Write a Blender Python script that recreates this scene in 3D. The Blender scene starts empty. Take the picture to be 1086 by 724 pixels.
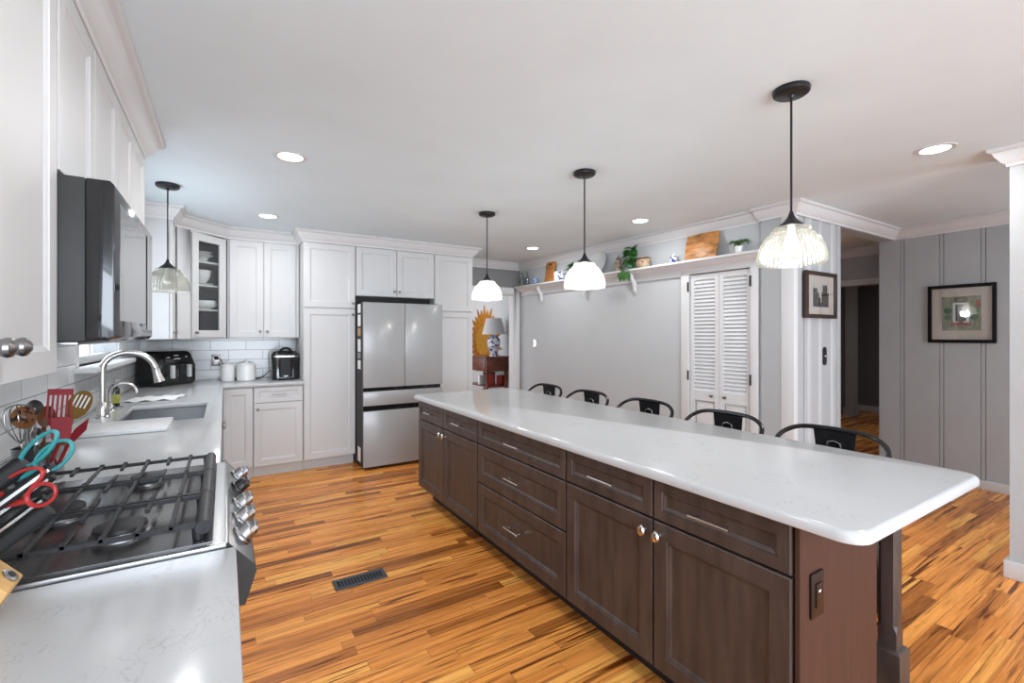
import bpy, bmesh, math, random
from mathutils import Vector, Matrix
random.seed(7)
C = bpy.context.scene.collection
SC = bpy.context.scene
PI = math.pi

# ------------------------------------------------------------------ camera, world, lights, exposure
F_PX, HX, HY, CAM_H = 490.0, 543.0, 355.0, 1.38
YAW = math.atan(305.0 / F_PX)
cam = bpy.data.cameras.new('camera')
cam.sensor_width = 36.0
cam.lens = F_PX / 1086.0 * 36.0
cam.shift_y = (HY - 362.0) / 1086.0
cam.clip_start = 0.02
camo = bpy.data.objects.new('camera', cam)
camo.location = (0, 0, CAM_H)
camo.rotation_euler = (PI / 2, 0, -YAW)
C.objects.link(camo)
SC.camera = camo

world = bpy.data.worlds.new('world')
SC.world = world
world.use_nodes = True
wn = world.node_tree
wbg = wn.nodes['Background']
wbg.inputs[0].default_value = (0.86, 0.96, 1.08, 1)
wbg.inputs[1].default_value = 1.9

SC.view_settings.view_transform = 'Standard'
SC.view_settings.look = 'None'
SC.view_settings.gamma = 1.0
SC.view_settings.use_curve_mapping = False
SC.view_settings.exposure = 0.69
SC.cycles.use_denoising = True
SC.cycles.max_bounces = 10
SC.cycles.transparent_max_bounces = 16
SC.cycles.sample_clamp_indirect = 4.0

DOWNLIGHT_W = 4.6
PENDANT_W = 4.5


def area(name, loc, size, power, rot=(0, 0, 0), size_y=None, parent=None, color=(1, 1, 1), spread=None):
    l = bpy.data.lights.new(name, 'AREA')
    l.energy = power
    l.color = color
    l.size = size
    if size_y:
        l.shape = 'RECTANGLE'
        l.size_y = size_y
    else:
        l.shape = 'DISK'
    if spread:
        l.spread = spread
    o = bpy.data.objects.new(name, l)
    o.location = loc
    o.rotation_euler = rot
    C.objects.link(o)
    return o


area('sink_window_daylight', (-0.80, 3.99, 1.68), 1.05, 7, (0, math.radians(-90), 0), 0.85, color=(0.92, 0.97, 1.05))
# unseen fill lamps added behind the camera and at the dining end
area('rear_fill_light', (0.3, -3.0, 1.4), 2.2, 92, (math.radians(104), 0, 0), 1.9, color=(0.86, 0.96, 1.08))
area('dining_fill_light', (4.15, -1.5, 1.35), 1.0, 24, (math.radians(78), 0, math.radians(-52)), 1.6, color=(0.92, 0.97, 1.05))
area('den_fill_light', (3.2, 7.9, 1.7), 1.0, 5, (math.radians(90), 0, math.radians(-75)), 1.2)  # added area lamp out of view; no window known in this room

area('hall_fill_light', (7.9, 2.2, 2.40), 0.3, 5)  # unseen lamp put in to lift the dark hall

# ------------------------------------------------------------------ materials
MATS = {}


def principled(name, col, rough=0.5, metal=0.0, spec=0.5, noise=0.0, nscale=8.0, stretch=(1, 1, 1), bump=0.0,
               coat=0.0, emit=None, emit_s=0.0, trans=0.0, ior=1.45):
    m = bpy.data.materials.new(name)
    m.use_nodes = True
    nt = m.node_tree
    b = nt.nodes['Principled BSDF']
    b.inputs['Base Color'].default_value = (*col, 1)
    b.inputs['Roughness'].default_value = rough
    b.inputs['Metallic'].default_value = metal
    b.inputs['Specular IOR Level'].default_value = spec
    b.inputs['Coat Weight'].default_value = coat
    b.inputs['Transmission Weight'].default_value = trans
    b.inputs['IOR'].default_value = ior
    if emit:
        b.inputs['Emission Color'].default_value = (*emit, 1)
        b.inputs['Emission Strength'].default_value = emit_s
    tc = nt.nodes.new('ShaderNodeTexCoord')
    mp = nt.nodes.new('ShaderNodeMapping')
    mp.inputs['Scale'].default_value = stretch
    n = nt.nodes.new('ShaderNodeTexNoise')
    n.inputs['Scale'].default_value = nscale
    n.inputs['Detail'].default_value = 5
    nt.links.new(tc.outputs['Object'], mp.inputs['Vector'])
    nt.links.new(mp.outputs['Vector'], n.inputs['Vector'])
    if noise > 0:
        r = nt.nodes.new('ShaderNodeValToRGB')
        lo = tuple(max(0, c * (1 - noise)) for c in col)
        hi = tuple(min(1, c * (1 + noise)) for c in col)
        r.color_ramp.elements[0].position = 0.3
        r.color_ramp.elements[1].position = 0.7
        r.color_ramp.elements[0].color = (*lo, 1)
        r.color_ramp.elements[1].color = (*hi, 1)
        nt.links.new(n.outputs['Fac'], r.inputs['Fac'])
        nt.links.new(r.outputs['Color'], b.inputs['Base Color'])
    if bump > 0:
        bp = nt.nodes.new('ShaderNodeBump')
        bp.inputs['Strength'].default_value = bump
        bp.inputs['Distance'].default_value = 0.004
        nt.links.new(n.outputs['Fac'], bp.inputs['Height'])
        nt.links.new(bp.outputs['Normal'], b.inputs['Normal'])
    MATS[name] = m
    return m


M_CEIL = principled('ceiling_paint', (0.735, 0.83, 0.88), 0.9, noise=0.02, nscale=3, bump=0.05)
M_WALL = principled('grey_wall_paint', (0.50, 0.515, 0.525), 0.6, noise=0.02, nscale=3, bump=0.04)
M_PANEL = principled('grey_panelling_paint', (0.415, 0.425, 0.435), 0.5, noise=0.03, nscale=4, bump=0.04)
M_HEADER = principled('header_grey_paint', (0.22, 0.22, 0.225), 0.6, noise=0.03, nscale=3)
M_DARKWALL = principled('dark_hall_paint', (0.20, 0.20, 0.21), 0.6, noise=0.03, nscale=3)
M_STUB = principled('stub_wall_paint', (0.46, 0.47, 0.475), 0.6, noise=0.02)
M_TRIM = principled('white_trim_paint', (0.66, 0.66, 0.665), 0.4, noise=0.01, nscale=5)
M_CAB = principled('white_cabinet_paint', (0.59, 0.59, 0.59), 0.52, noise=0.012, nscale=6)
M_CABSHADE = principled('shaded_cabinet_interior', (0.11, 0.11, 0.112), 0.6, noise=0.03, nscale=6)  # shade inside the glazed cabinet put into its colour
M_ISL = principled('espresso_stained_wood', (0.066, 0.046, 0.039), 0.38, noise=0.34, nscale=5, stretch=(5, 5, 0.8), bump=0.03)
M_ISLEND = principled('island_end_wood', (0.066, 0.030, 0.021), 0.5, spec=0.3, noise=0.12, nscale=6, stretch=(14, 14, 0.5), bump=0.03)
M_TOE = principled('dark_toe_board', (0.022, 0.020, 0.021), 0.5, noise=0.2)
M_STEEL = principled('stainless_steel', (0.36, 0.36, 0.365), 0.30, 1.0, noise=0.06, nscale=30, stretch=(1, 20, 1))
M_SILVER = principled('silver_plastic', (0.62, 0.62, 0.62), 0.35, noise=0.03)
M_CHROME = principled('brushed_nickel', (0.62, 0.60, 0.58), 0.22, 1.0, noise=0.04)
M_PEWTER = principled('pewter_knob_metal', (0.30, 0.29, 0.29), 0.3, 1.0, noise=0.06)
M_BLACK = principled('black_metal', (0.018, 0.018, 0.02), 0.32, 0.3, noise=0.2)
M_GUN = principled('gunmetal_paint', (0.026, 0.026, 0.029), 0.22, 0.5, noise=0.15)
M_IRON = principled('cast_iron', (0.035, 0.035, 0.038), 0.42, 0.4, noise=0.25, nscale=60, bump=0.15)
M_GLOSSBLK = principled('gloss_black_plastic', (0.012, 0.012, 0.013), 0.10, noise=0.2, coat=0.4)
M_MATTBLK = principled('matte_black_plastic', (0.012, 0.012, 0.0125), 0.45, spec=0.3, noise=0.15)
M_GREYMET = principled('dark_grey_appliance_metal', (0.036, 0.0355, 0.035), 0.5, 0.0, spec=0.3, noise=0.1)
M_FRIDGE = principled('pale_grey_glass_panel', (0.35, 0.353, 0.355), 0.20, noise=0.01, coat=0.0)
M_CERAM = principled('white_ceramic', (0.80, 0.80, 0.79), 0.2, noise=0.01)
M_CUTW = principled('oiled_wood', (0.42, 0.17, 0.045), 0.45, noise=0.35, nscale=6, stretch=(1, 14, 3))
M_CUTW2 = principled('spalted_wood', (0.46, 0.20, 0.06), 0.42, noise=0.5, nscale=10, stretch=(1, 5, 2))
M_BLOCKW = principled('beech_block_wood', (0.62, 0.36, 0.13), 0.45, noise=0.15, nscale=6, stretch=(2, 20, 2))
M_TABLE = principled('cherry_wood', (0.13, 0.035, 0.018), 0.3, noise=0.35, nscale=5, stretch=(2, 2, 9))
M_GOLD = principled('gold_leaf', (0.42, 0.16, 0.012), 0.4, 0.6, noise=0.3, nscale=20)
M_MIRROR = principled('mirror_glass', (0.75, 0.38, 0.04), 0.25, 0.9, noise=0.02)
M_SHADE = principled('linen_lamp_shade', (0.55, 0.55, 0.55), 0.8, noise=0.05, nscale=40)
M_RED = principled('red_silicone', (0.27, 0.022, 0.028), 0.55, spec=0.25, noise=0.1)
M_REDP = principled('red_plastic', (0.36, 0.025, 0.025), 0.35, noise=0.08)
M_TEAL = principled('teal_plastic', (0.035, 0.24, 0.245), 0.4, noise=0.08)
M_OLIVE = principled('tan_nylon', (0.20, 0.105, 0.022), 0.55, spec=0.3, noise=0.15)
M_WSPOON = principled('walnut_spoon_wood', (0.16, 0.06, 0.025), 0.5, noise=0.25, nscale=12)
M_LEAF = principled('green_leaf', (0.035, 0.13, 0.022), 0.4, noise=0.45, nscale=25)
M_LEAF2 = principled('fern_leaf', (0.07, 0.14, 0.045), 0.5, noise=0.4, nscale=25)
M_SOIL = principled('potting_soil', (0.03, 0.02, 0.012), 0.9, noise=0.4, nscale=60)
M_PAPER = principled('white_paper', (0.78, 0.78, 0.77), 0.7, noise=0.02)
M_TANPAPER = principled('tan_paper', (0.45, 0.26, 0.15), 0.7, noise=0.2)
M_MATBOARD = principled('mat_board', (0.62, 0.54, 0.48), 0.7, noise=0.02)
M_FRAMEBLK = principled('black_frame_wood', (0.004, 0.004, 0.0045), 0.35, spec=0.2, noise=0.2)
M_FRAMEBRN = principled('brown_frame_wood', (0.035, 0.018, 0.012), 0.35, noise=0.3)
M_BASKET = principled('woven_cane', (0.42, 0.30, 0.20), 0.7, noise=0.6, nscale=30, bump=0.4)
M_BOOKR = principled('red_book_cloth', (0.30, 0.03, 0.015), 0.6, noise=0.15)
M_BOOKB = principled('dark_book_cloth', (0.03, 0.03, 0.04), 0.6, noise=0.2)
M_RUBBER = principled('black_rubber', (0.004, 0.004, 0.004), 0.7, noise=0.1)
M_VENT = principled('register_grey_metal', (0.075, 0.082, 0.095), 0.45, 0.5, noise=0.1)
M_BRONZE = principled('bronze_plate', (0.022, 0.013, 0.010), 0.4, 0.3, noise=0.2)
M_SINK = principled('sink_steel', (0.20, 0.20, 0.205), 0.38, 1.0, noise=0.08)


def emissive(name, col, s):
    m = bpy.data.materials.new(name)
    m.use_nodes = True
    nt = m.node_tree
    nt.nodes.clear()
    o = nt.nodes.new('ShaderNodeOutputMaterial')
    e = nt.nodes.new('ShaderNodeEmission')
    e.inputs[0].default_value = (*col, 1)
    e.inputs[1].default_value = s
    nt.links.new(e.outputs[0], o.inputs[0])
    return m


M_LENS = emissive('downlight_lens', (1, 1, 1), 6)
M_BULB = emissive('lit_bulb', (1.0, 0.97, 0.93), 7)
M_LED = emissive('display_digits', (0.8, 0.9, 1.0), 0.6)


def thin_glass(name, tint, transp, gloss_rough=0.03, translu=0.0, gloss=0.12, white=(0.9, 0.9, 0.88)):
    m = bpy.data.materials.new(name)
    m.use_nodes = True
    nt = m.node_tree
    nt.nodes.clear()
    o = nt.nodes.new('ShaderNodeOutputMaterial')
    t = nt.nodes.new('ShaderNodeBsdfTransparent')
    t.inputs[0].default_value = (*tint, 1)
    g = nt.nodes.new('ShaderNodeBsdfGlossy')
    g.inputs[0].default_value = (1, 1, 1, 1)
    g.inputs[1].default_value = gloss_rough
    lw = nt.nodes.new('ShaderNodeLayerWeight')
    lw.inputs[0].default_value = 0.5
    fr = nt.nodes.new('ShaderNodeMath')
    fr.operation = 'POWER'
    fr.inputs[1].default_value = 5.0
    nt.links.new(lw.outputs['Facing'], fr.inputs[0])
    mul = nt.nodes.new('ShaderNodeMath')
    mul.operation = 'MULTIPLY_ADD'
    mul.inputs[1].default_value = 0.9
    mul.inputs[2].default_value = 0.03 + gloss * 0.12
    nt.links.new(fr.outputs[0], mul.inputs[0])
    base = t
    if translu > 0:
        d1 = nt.nodes.new('ShaderNodeBsdfTranslucent')
        d1.inputs[0].default_value = (*white, 1)
        d2 = nt.nodes.new('ShaderNodeBsdfDiffuse')
        d2.inputs[0].default_value = (*white, 1)
        dm = nt.nodes.new('ShaderNodeMixShader')
        dm.inputs[0].default_value = 0.4
        nt.links.new(d1.outputs[0], dm.inputs[1])
        nt.links.new(d2.outputs[0], dm.inputs[2])
        mm = nt.nodes.new('ShaderNodeMixShader')
        mm.inputs[0].default_value = translu
        nt.links.new(t.outputs[0], mm.inputs[1])
        nt.links.new(dm.outputs[0], mm.inputs[2])
        base = mm
    mx = nt.nodes.new('ShaderNodeMixShader')
    nt.links.new(mul.outputs[0], mx.inputs[0])
    nt.links.new(base.outputs[0], mx.inputs[1])
    nt.links.new(g.outputs[0], mx.inputs[2])
    nt.links.new(mx.outputs[0], o.inputs[0])
    MATS[name] = m
    return m


M_GLASS = thin_glass('clear_pane_glass', (0.93, 0.94, 0.94), 1.0)
M_PENDGLASS = thin_glass('ribbed_pendant_glass', (0.74, 0.74, 0.71), 1.0, 0.10, 0.10, 0.3, (0.78, 0.78, 0.72))
M_PENDWHITE = thin_glass('bright_pendant_glass', (0.92, 0.92, 0.91), 1.0, 0.08, 0.19, 0.6, (0.85, 0.85, 0.84))
M_BOTTLE = thin_glass('clear_bottle_glass', (0.75, 0.78, 0.78), 1.0, 0.03, 0.0, 0.8)


def quartz():
    m = principled('white_quartz', (0.76, 0.76, 0.76), 0.16, spec=0.5)
    nt = m.node_tree
    b = nt.nodes['Principled BSDF']
    tc = nt.nodes.new('ShaderNodeTexCoord')
    n1 = nt.nodes.new('ShaderNodeTexNoise')
    n1.inputs['Scale'].default_value = 14
    n1.inputs['Detail'].default_value = 6
    n1.inputs['Distortion'].default_value = 1.6
    n2 = nt.nodes.new('ShaderNodeTexNoise')
    n2.inputs['Scale'].default_value = 5
    r1 = nt.nodes.new('ShaderNodeValToRGB')
    e = r1.color_ramp.elements
    e[0].position = 0.485
    e[0].color = (1, 1, 1, 1)
    e[1].position = 0.515
    e[1].color = (1, 1, 1, 1)
    k = r1.color_ramp.elements.new(0.5)
    k.color = (0.80, 0.80, 0.81, 1)
    r2 = nt.nodes.new('ShaderNodeValToRGB')
    r2.color_ramp.elements[0].position = 0.52
    r2.color_ramp.elements[0].color = (0, 0, 0, 1)
    r2.color_ramp.elements[1].position = 0.62
    mx = nt.nodes.new('ShaderNodeMix')
    mx.data_type = 'RGBA'
    mx.inputs[6].default_value = (1, 1, 1, 1)
    mul = nt.nodes.new('ShaderNodeMix')
    mul.data_type = 'RGBA'
    mul.blend_type = 'MULTIPLY'
    mul.inputs[0].default_value = 1
    mul.inputs[6].default_value = (0.54, 0.545, 0.55, 1)
    nt.links.new(tc.outputs['Object'], n1.inputs['Vector'])
    nt.links.new(tc.outputs['Object'], n2.inputs['Vector'])
    nt.links.new(n1.outputs['Fac'], r1.inputs['Fac'])
    nt.links.new(n2.outputs['Fac'], r2.inputs['Fac'])
    nt.links.new(r2.outputs['Color'], mx.inputs[0])
    nt.links.new(r1.outputs['Color'], mx.inputs[7])
    nt.links.new(mx.outputs[2], mul.inputs[7])
    nt.links.new(mul.outputs[2], b.inputs['Base Color'])
    return m


M_QUARTZ = quartz()


def tile_mat():
    """Subway tile laid in running bond; u = run along the wall (Position), v = height."""
    m = principled('white_subway_tile', (0.7, 0.7, 0.7), 0.14)
    nt = m.node_tree
    b = nt.nodes['Principled BSDF']
    g = nt.nodes.new('ShaderNodeNewGeometry')
    sp = nt.nodes.new('ShaderNodeSeparateXYZ')
    nt.links.new(g.outputs['Position'], sp.inputs[0])
    ad = nt.nodes.new('ShaderNodeMath')
    ad.operation = 'ADD'
    nt.links.new(sp.outputs[0], ad.inputs[0])
    nt.links.new(sp.outputs[1], ad.inputs[1])
    cb = nt.nodes.new('ShaderNodeCombineXYZ')
    nt.links.new(ad.outputs[0], cb.inputs[0])
    zz = nt.nodes.new('ShaderNodeMath')
    zz.operation = 'ADD'
    zz.inputs[1].default_value = -0.022
    nt.links.new(sp.outputs[2], zz.inputs[0])
    nt.links.new(zz.outputs[0], cb.inputs[1])
    br = nt.nodes.new('ShaderNodeTexBrick')
    br.offset = 0.5
    br.inputs['Scale'].default_value = 1.0
    br.inputs['Brick Width'].default_value = 0.316
    br.inputs['Row Height'].default_value = 0.10
    br.inputs['Mortar Size'].default_value = 0.0028
    br.inputs['Mortar Smooth'].default_value = 0.1
    br.inputs['Color1'].default_value = (0.62, 0.62, 0.62, 1)
    br.inputs['Color2'].default_value = (0.70, 0.70, 0.70, 1)
    br.inputs['Mortar'].default_value = (0.30, 0.30, 0.30, 1)
    nt.links.new(cb.outputs[0], br.inputs['Vector'])
    nt.links.new(br.outputs['Color'], b.inputs['Base Color'])
    bp = nt.nodes.new('ShaderNodeBump')
    bp.invert = True
    bp.inputs['Strength'].default_value = 0.5
    bp.inputs['Distance'].default_value = 0.003
    nt.links.new(br.outputs['Fac'], bp.inputs['Height'])
    nt.links.new(bp.outputs['Normal'], b.inputs['Normal'])
    return m


M_TILE = tile_mat()


def floor_mat():
    m = principled('strip_oak_floor', (0.4, 0.2, 0.06), 0.26, spec=0.3)
    nt = m.node_tree
    L = nt.links
    b = nt.nodes['Principled BSDF']

    def math_(op, a, bb=None, v=None):
        n = nt.nodes.new('ShaderNodeMath')
        n.operation = op
        L.new(a, n.inputs[0])
        if bb is not None:
            L.new(bb, n.inputs[1])
        elif v is not None:
            n.inputs[1].default_value = v
        return n.outputs[0]

    g = nt.nodes.new('ShaderNodeNewGeometry')
    sp = nt.nodes.new('ShaderNodeSeparateXYZ')
    L.new(g.outputs['Position'], sp.inputs[0])
    W = 0.062
    yv = math_('DIVIDE', sp.outputs[1], v=W)
    row = math_('FLOOR', yv)
    fy = math_('FRACT', yv)
    wn1 = nt.nodes.new('ShaderNodeTexWhiteNoise')
    wn1.noise_dimensions = '1D'
    L.new(row, wn1.inputs['W'])
    off = math_('MULTIPLY', wn1.outputs['Value'], v=9.37)
    rl = math_('MULTIPLY_ADD', wn1.outputs['Value'], v=0.55)
    nt.nodes[-1].inputs[2].default_value = 0.50
    xo = math_('ADD', sp.outputs[0], off)
    xv = math_('DIVIDE', xo, rl)
    col = math_('FLOOR', xv)
    fx = math_('FRACT', xv)
    cid = nt.nodes.new('ShaderNodeCombineXYZ')
    L.new(row, cid.inputs[0])
    L.new(col, cid.inputs[1])
    wn2 = nt.nodes.new('ShaderNodeTexWhiteNoise')
    wn2.noise_dimensions = '2D'
    L.new(cid.outputs[0], wn2.inputs['Vector'])
    ramp = nt.nodes.new('ShaderNodeValToRGB')
    e = ramp.color_ramp.elements
    e[0].position = 0.0
    e[0].color = (0.30, 0.105, 0.022, 1)
    e[1].position = 1.0
    e[1].color = (0.97, 0.50, 0.125, 1)
    for p, c in ((0.10, (0.46, 0.165, 0.036)), (0.30, (0.74, 0.285, 0.065)), (0.75, (0.90, 0.38, 0.090))):
        k = e.new(p)
        k.color = (*c, 1)
    L.new(wn2.outputs['Value'], ramp.inputs['Fac'])
    # grain coordinates: stretched along the board, shifted per board
    sx = math_('MULTIPLY', sp.outputs[0], v=1.8)
    sy = math_('MULTIPLY', sp.outputs[1], v=52.0)
    wz = math_('MULTIPLY', wn2.outputs['Value'], v=37.0)
    gv = nt.nodes.new('ShaderNodeCombineXYZ')
    L.new(sx, gv.inputs[0])
    L.new(sy, gv.inputs[1])
    L.new(wz, gv.inputs[2])
    n1 = nt.nodes.new('ShaderNodeTexNoise')
    n1.inputs['Scale'].default_value = 1.0
    n1.inputs['Detail'].default_value = 7
    n1.inputs['Roughness'].default_value = 0.65
    n1.inputs['Distortion'].default_value = 0.6
    L.new(gv.outputs[0], n1.inputs['Vector'])
    r1 = nt.nodes.new('ShaderNodeValToRGB')
    r1.color_ramp.elements[0].position = 0.30
    r1.color_ramp.elements[0].color = (0.30, 0.20, 0.13, 1)
    r1.color_ramp.elements[1].position = 0.66
    r1.color_ramp.elements[1].color = (1.20, 1.16, 1.12, 1)
    k = r1.color_ramp.elements.new(0.46)
    k.color = (0.92, 0.84, 0.76, 1)
    L.new(n1.outputs['Fac'], r1.inputs['Fac'])
    # mineral streaks
    n2 = nt.nodes.new('ShaderNodeTexNoise')
    n2.inputs['Scale'].default_value = 0.55
    n2.inputs['Detail'].default_value = 3
    n2.inputs['Distortion'].default_value = 1.5
    L.new(gv.outputs[0], n2.inputs['Vector'])
    r2 = nt.nodes.new('ShaderNodeValToRGB')
    r2.color_ramp.elements[0].position = 0.34
    r2.color_ramp.elements[0].color = (0.20, 0.12, 0.08, 1)
    r2.color_ramp.elements[1].position = 0.43
    r2.color_ramp.elements[1].color = (1, 1, 1, 1)
    L.new(n2.outputs['Fac'], r2.inputs['Fac'])

    def mulc(a, c):
        x = nt.nodes.new('ShaderNodeMix')
        x.data_type = 'RGBA'
        x.blend_type = 'MULTIPLY'
        x.inputs[0].default_value = 1.0
        L.new(a, x.inputs[6])
        L.new(c, x.inputs[7])
        return x.outputs[2]

    c1 = mulc(ramp.outputs['Color'], r1.outputs['Color'])
    c2 = mulc(c1, r2.outputs['Color'])
    # joints
    ya = math_('LESS_THAN', fy, v=0.035)
    xa = math_('LESS_THAN', math_('MULTIPLY', fx, rl), v=0.0025)
    jt = math_('MAXIMUM', ya, xa)
    mj = nt.nodes.new('ShaderNodeMix')
    mj.data_type = 'RGBA'
    jf = math_('MULTIPLY', jt, v=0.6)
    L.new(jf, mj.inputs[0])
    L.new(c2, mj.inputs[6])
    mj.inputs[7].default_value = (0.10, 0.035, 0.012, 1)
    L.new(mj.outputs[2], b.inputs['Base Color'])
    rr = math_('MULTIPLY_ADD', n1.outputs['Fac'], v=0.14)
    nt.nodes[-1].inputs[2].default_value = 0.20
    L.new(rr, b.inputs['Roughness'])
    bp = nt.nodes.new('ShaderNodeBump')
    bp.inputs['Strength'].default_value = 0.25
    bp.inputs['Distance'].default_value = 0.002
    inv = math_('MULTIPLY', jt, v=-1.0)
    hsum = math_('ADD', inv, math_('MULTIPLY', n1.outputs['Fac'], v=0.25))
    L.new(hsum, bp.inputs['Height'])
    L.new(bp.outputs['Normal'], b.inputs['Normal'])
    return m


M_FLOOR = floor_mat()


def bw_pattern(name, c1, c2, scale):
    """blue-and-white porcelain: glaze with painted blue flowers"""
    m = principled(name, c1, 0.2)
    nt = m.node_tree
    b = nt.nodes['Principled BSDF']
    tc = nt.nodes.new('ShaderNodeTexCoord')
    v = nt.nodes.new('ShaderNodeTexNoise')
    v.inputs['Scale'].default_value = scale
    v.inputs['Detail'].default_value = 2
    nt.links.new(tc.outputs['Object'], v.inputs['Vector'])
    r = nt.nodes.new('ShaderNodeValToRGB')
    r.color_ramp.interpolation = 'CONSTANT'
    r.color_ramp.elements[0].color = (*c1, 1)
    r.color_ramp.elements[1].position = 0.53
    r.color_ramp.elements[1].color = (*c2, 1)
    nt.links.new(v.outputs['Fac'], r.inputs['Fac'])
    nt.links.new(r.outputs['Color'], b.inputs['Base Color'])
    return m


M_BW = bw_pattern('blue_white_porcelain', (0.72, 0.72, 0.74), (0.03, 0.06, 0.25), 34)
M_BW2 = bw_pattern('blue_glazed_jar', (0.30, 0.36, 0.47), (0.09, 0.14, 0.27), 45)
M_CHECK = bw_pattern('speckled_orange_spoon', (0.24, 0.095, 0.035), (0.03, 0.02, 0.02), 60)


# ------------------------------------------------------------------ mesh builder
class MB:
    def __init__(self):
        self.bm = bmesh.new()
        self.mi = 0

    def _face(self, vs):
        try:
            f = self.bm.faces.new(vs)
            f.material_index = self.mi
            return f
        except ValueError:
            return None

    def box(self, x0, x1, y0, y1, z0, z1, M=None):
        p = [Vector((x, y, z)) for z in (z0, z1) for y in (y0, y1) for x in (x0, x1)]
        if M is not None:
            p = [M @ v for v in p]
        v = [self.bm.verts.new(q) for q in p]
        for f in ((0, 2, 3, 1), (4, 5, 7, 6), (0, 1, 5, 4), (2, 6, 7, 3), (0, 4, 6, 2), (1, 3, 7, 5)):
            self._face([v[i] for i in f])
        return self

    def loops(self, rings, cap0=True, cap1=True, closed=True):
        vr = [[self.bm.verts.new(p) for p in r] for r in rings]
        n = len(vr[0])
        for a, b in zip(vr[:-1], vr[1:]):
            for i in range(n if closed else n - 1):
                j = (i + 1) % n
                self._face([a[i], a[j], b[j], b[i]])
        if cap0:
            self._face(list(reversed(vr[0])))
        if cap1:
            self._face(vr[-1])
        return self

    def lathe(self, prof, M=None, n=32, rib=None, cap0=True, cap1=True):
        rings = []
        for r, z in prof:
            ring = []
            for i in range(n):
                a = 2 * PI * i / n
                rr = r
                if rib and r > rib[2] and (len(rib) < 4 or z > rib[3]):
                    rr = r * (1 + rib[1] * math.cos(rib[0] * a))
                p = Vector((max(rr, 1e-5) * math.cos(a), max(rr, 1e-5) * math.sin(a), z))
                ring.append(M @ p if M is not None else p)
            rings.append(ring)
        return self.loops(rings, cap0, cap1)

    def tube(self, pts, r, n=8, closed=False, flat=1.0):
        pts = [Vector(p) for p in pts]
        N = len(pts)
        rs = r if isinstance(r, (list, tuple)) else [r] * N
        up = None
        rings = []
        for i, p in enumerate(pts):
            if closed:
                t = pts[(i + 1) % N] - pts[(i - 1) % N]
            else:
                t = pts[min(i + 1, N - 1)] - pts[max(i - 1, 0)]
            t.normalize()
            if up is None:
                a = Vector((0, 0, 1)) if abs(t.z) < 0.9 else Vector((1, 0, 0))
                up = (a - t * a.dot(t)).normalized()
            else:
                up = (up - t * up.dot(t)).normalized()
            sd = t.cross(up)
            rings.append([p + (up * math.cos(2 * PI * k / n) * flat + sd * math.sin(2 * PI * k / n)) * rs[i] for k in range(n)])
        if closed:
            rings.append(rings[0])
            return self.loops(rings, False, False)
        return self.loops(rings)

    def prism(self, poly, d0, d1, plane='XZ', M=None):
        def mk(a, b, d):
            p = {'XZ': Vector((a, d, b)), 'XY': Vector((a, b, d)), 'YZ': Vector((d, a, b))}[plane]
            return M @ p if M is not None else p
        return self.loops([[mk(a, b, d0) for a, b in poly], [mk(a, b, d1) for a, b in poly]])

    def slab(self, xs, ys, keep, z0, z1, mapf=None):
        """grid of cells with holes extruded between z0 and z1; shared vertices, no inner walls"""
        mapf = mapf or (lambda x, y, z: (x, y, z))
        V = {}

        def v(i, j, z):
            k = (i, j, z)
            if k not in V:
                V[k] = self.bm.verts.new(mapf(xs[i], ys[j], z))
            return V[k]
        nx, ny = len(xs) - 1, len(ys) - 1
        K = [[bool(keep((xs[i] + xs[i + 1]) / 2, (ys[j] + ys[j + 1]) / 2)) for j in range(ny)] for i in range(nx)]
        for i in range(nx):
            for j in range(ny):
                if not K[i][j]:
                    continue
                self._face([v(i, j, z1), v(i + 1, j, z1), v(i + 1, j + 1, z1), v(i, j + 1, z1)])
                self._face([v(i, j, z0), v(i, j + 1, z0), v(i + 1, j + 1, z0), v(i + 1, j, z0)])
                for di, dj, a, b in ((-1, 0, (i, j), (i, j + 1)), (1, 0, (i + 1, j), (i + 1, j + 1)), (0, -1, (i, j), (i + 1, j)), (0, 1, (i, j + 1), (i + 1, j + 1))):
                    ii, jj = i + di, j + dj
                    if 0 <= ii < nx and 0 <= jj < ny and K[ii][jj]:
                        continue
                    self._face([v(*a, z0), v(*b, z0), v(*b, z1), v(*a, z1)])
        return self

    def ring_panel(self, x0, x1, z0, z1, steps, y=0.0, cap=True):
        """concentric rectangles (inset, depth): a panelled door front facing -y"""
        rings = []
        for ins, d in steps:
            a, b, c, e = x0 + ins, x1 - ins, z0 + ins, z1 - ins
            rings.append([Vector((a, y + d, c)), Vector((b, y + d, c)), Vector((b, y + d, e)), Vector((a, y + d, e))])
        return self.loops(rings, cap, cap)

    def build(self, name, mat, parent=None, local=False, bevel=0.0, seg=2, smooth=35, M=None):
        bm = self.bm
        bmesh.ops.remove_doubles(bm, verts=bm.verts, dist=1e-6)
        bmesh.ops.recalc_face_normals(bm, faces=bm.faces)
        if bevel > 0:
            es = [e for e in bm.edges if len(e.link_faces) == 2 and e.calc_face_angle(0) > math.radians(30)]
            if es:
                bmesh.ops.bevel(bm, geom=es, offset=bevel, segments=seg, profile=0.5, affect='EDGES', clamp_overlap=True)
        if M is not None:
            bmesh.ops.transform(bm, matrix=M, verts=bm.verts)
        if parent is not None and not local:
            bmesh.ops.transform(bm, matrix=root_matrix(parent).inverted(), verts=bm.verts)
        me = bpy.data.meshes.new(name)
        bm.to_mesh(me)
        bm.free()
        for p in me.polygons:
            p.use_smooth = True
        me.set_sharp_from_angle(angle=math.radians(smooth))
        for mm in (mat if isinstance(mat, (list, tuple)) else [mat]):
            me.materials.append(mm)
        o = bpy.data.objects.new(name, me)
        C.objects.link(o)
        if parent is not None:
            o.parent = parent
        return o


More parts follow.
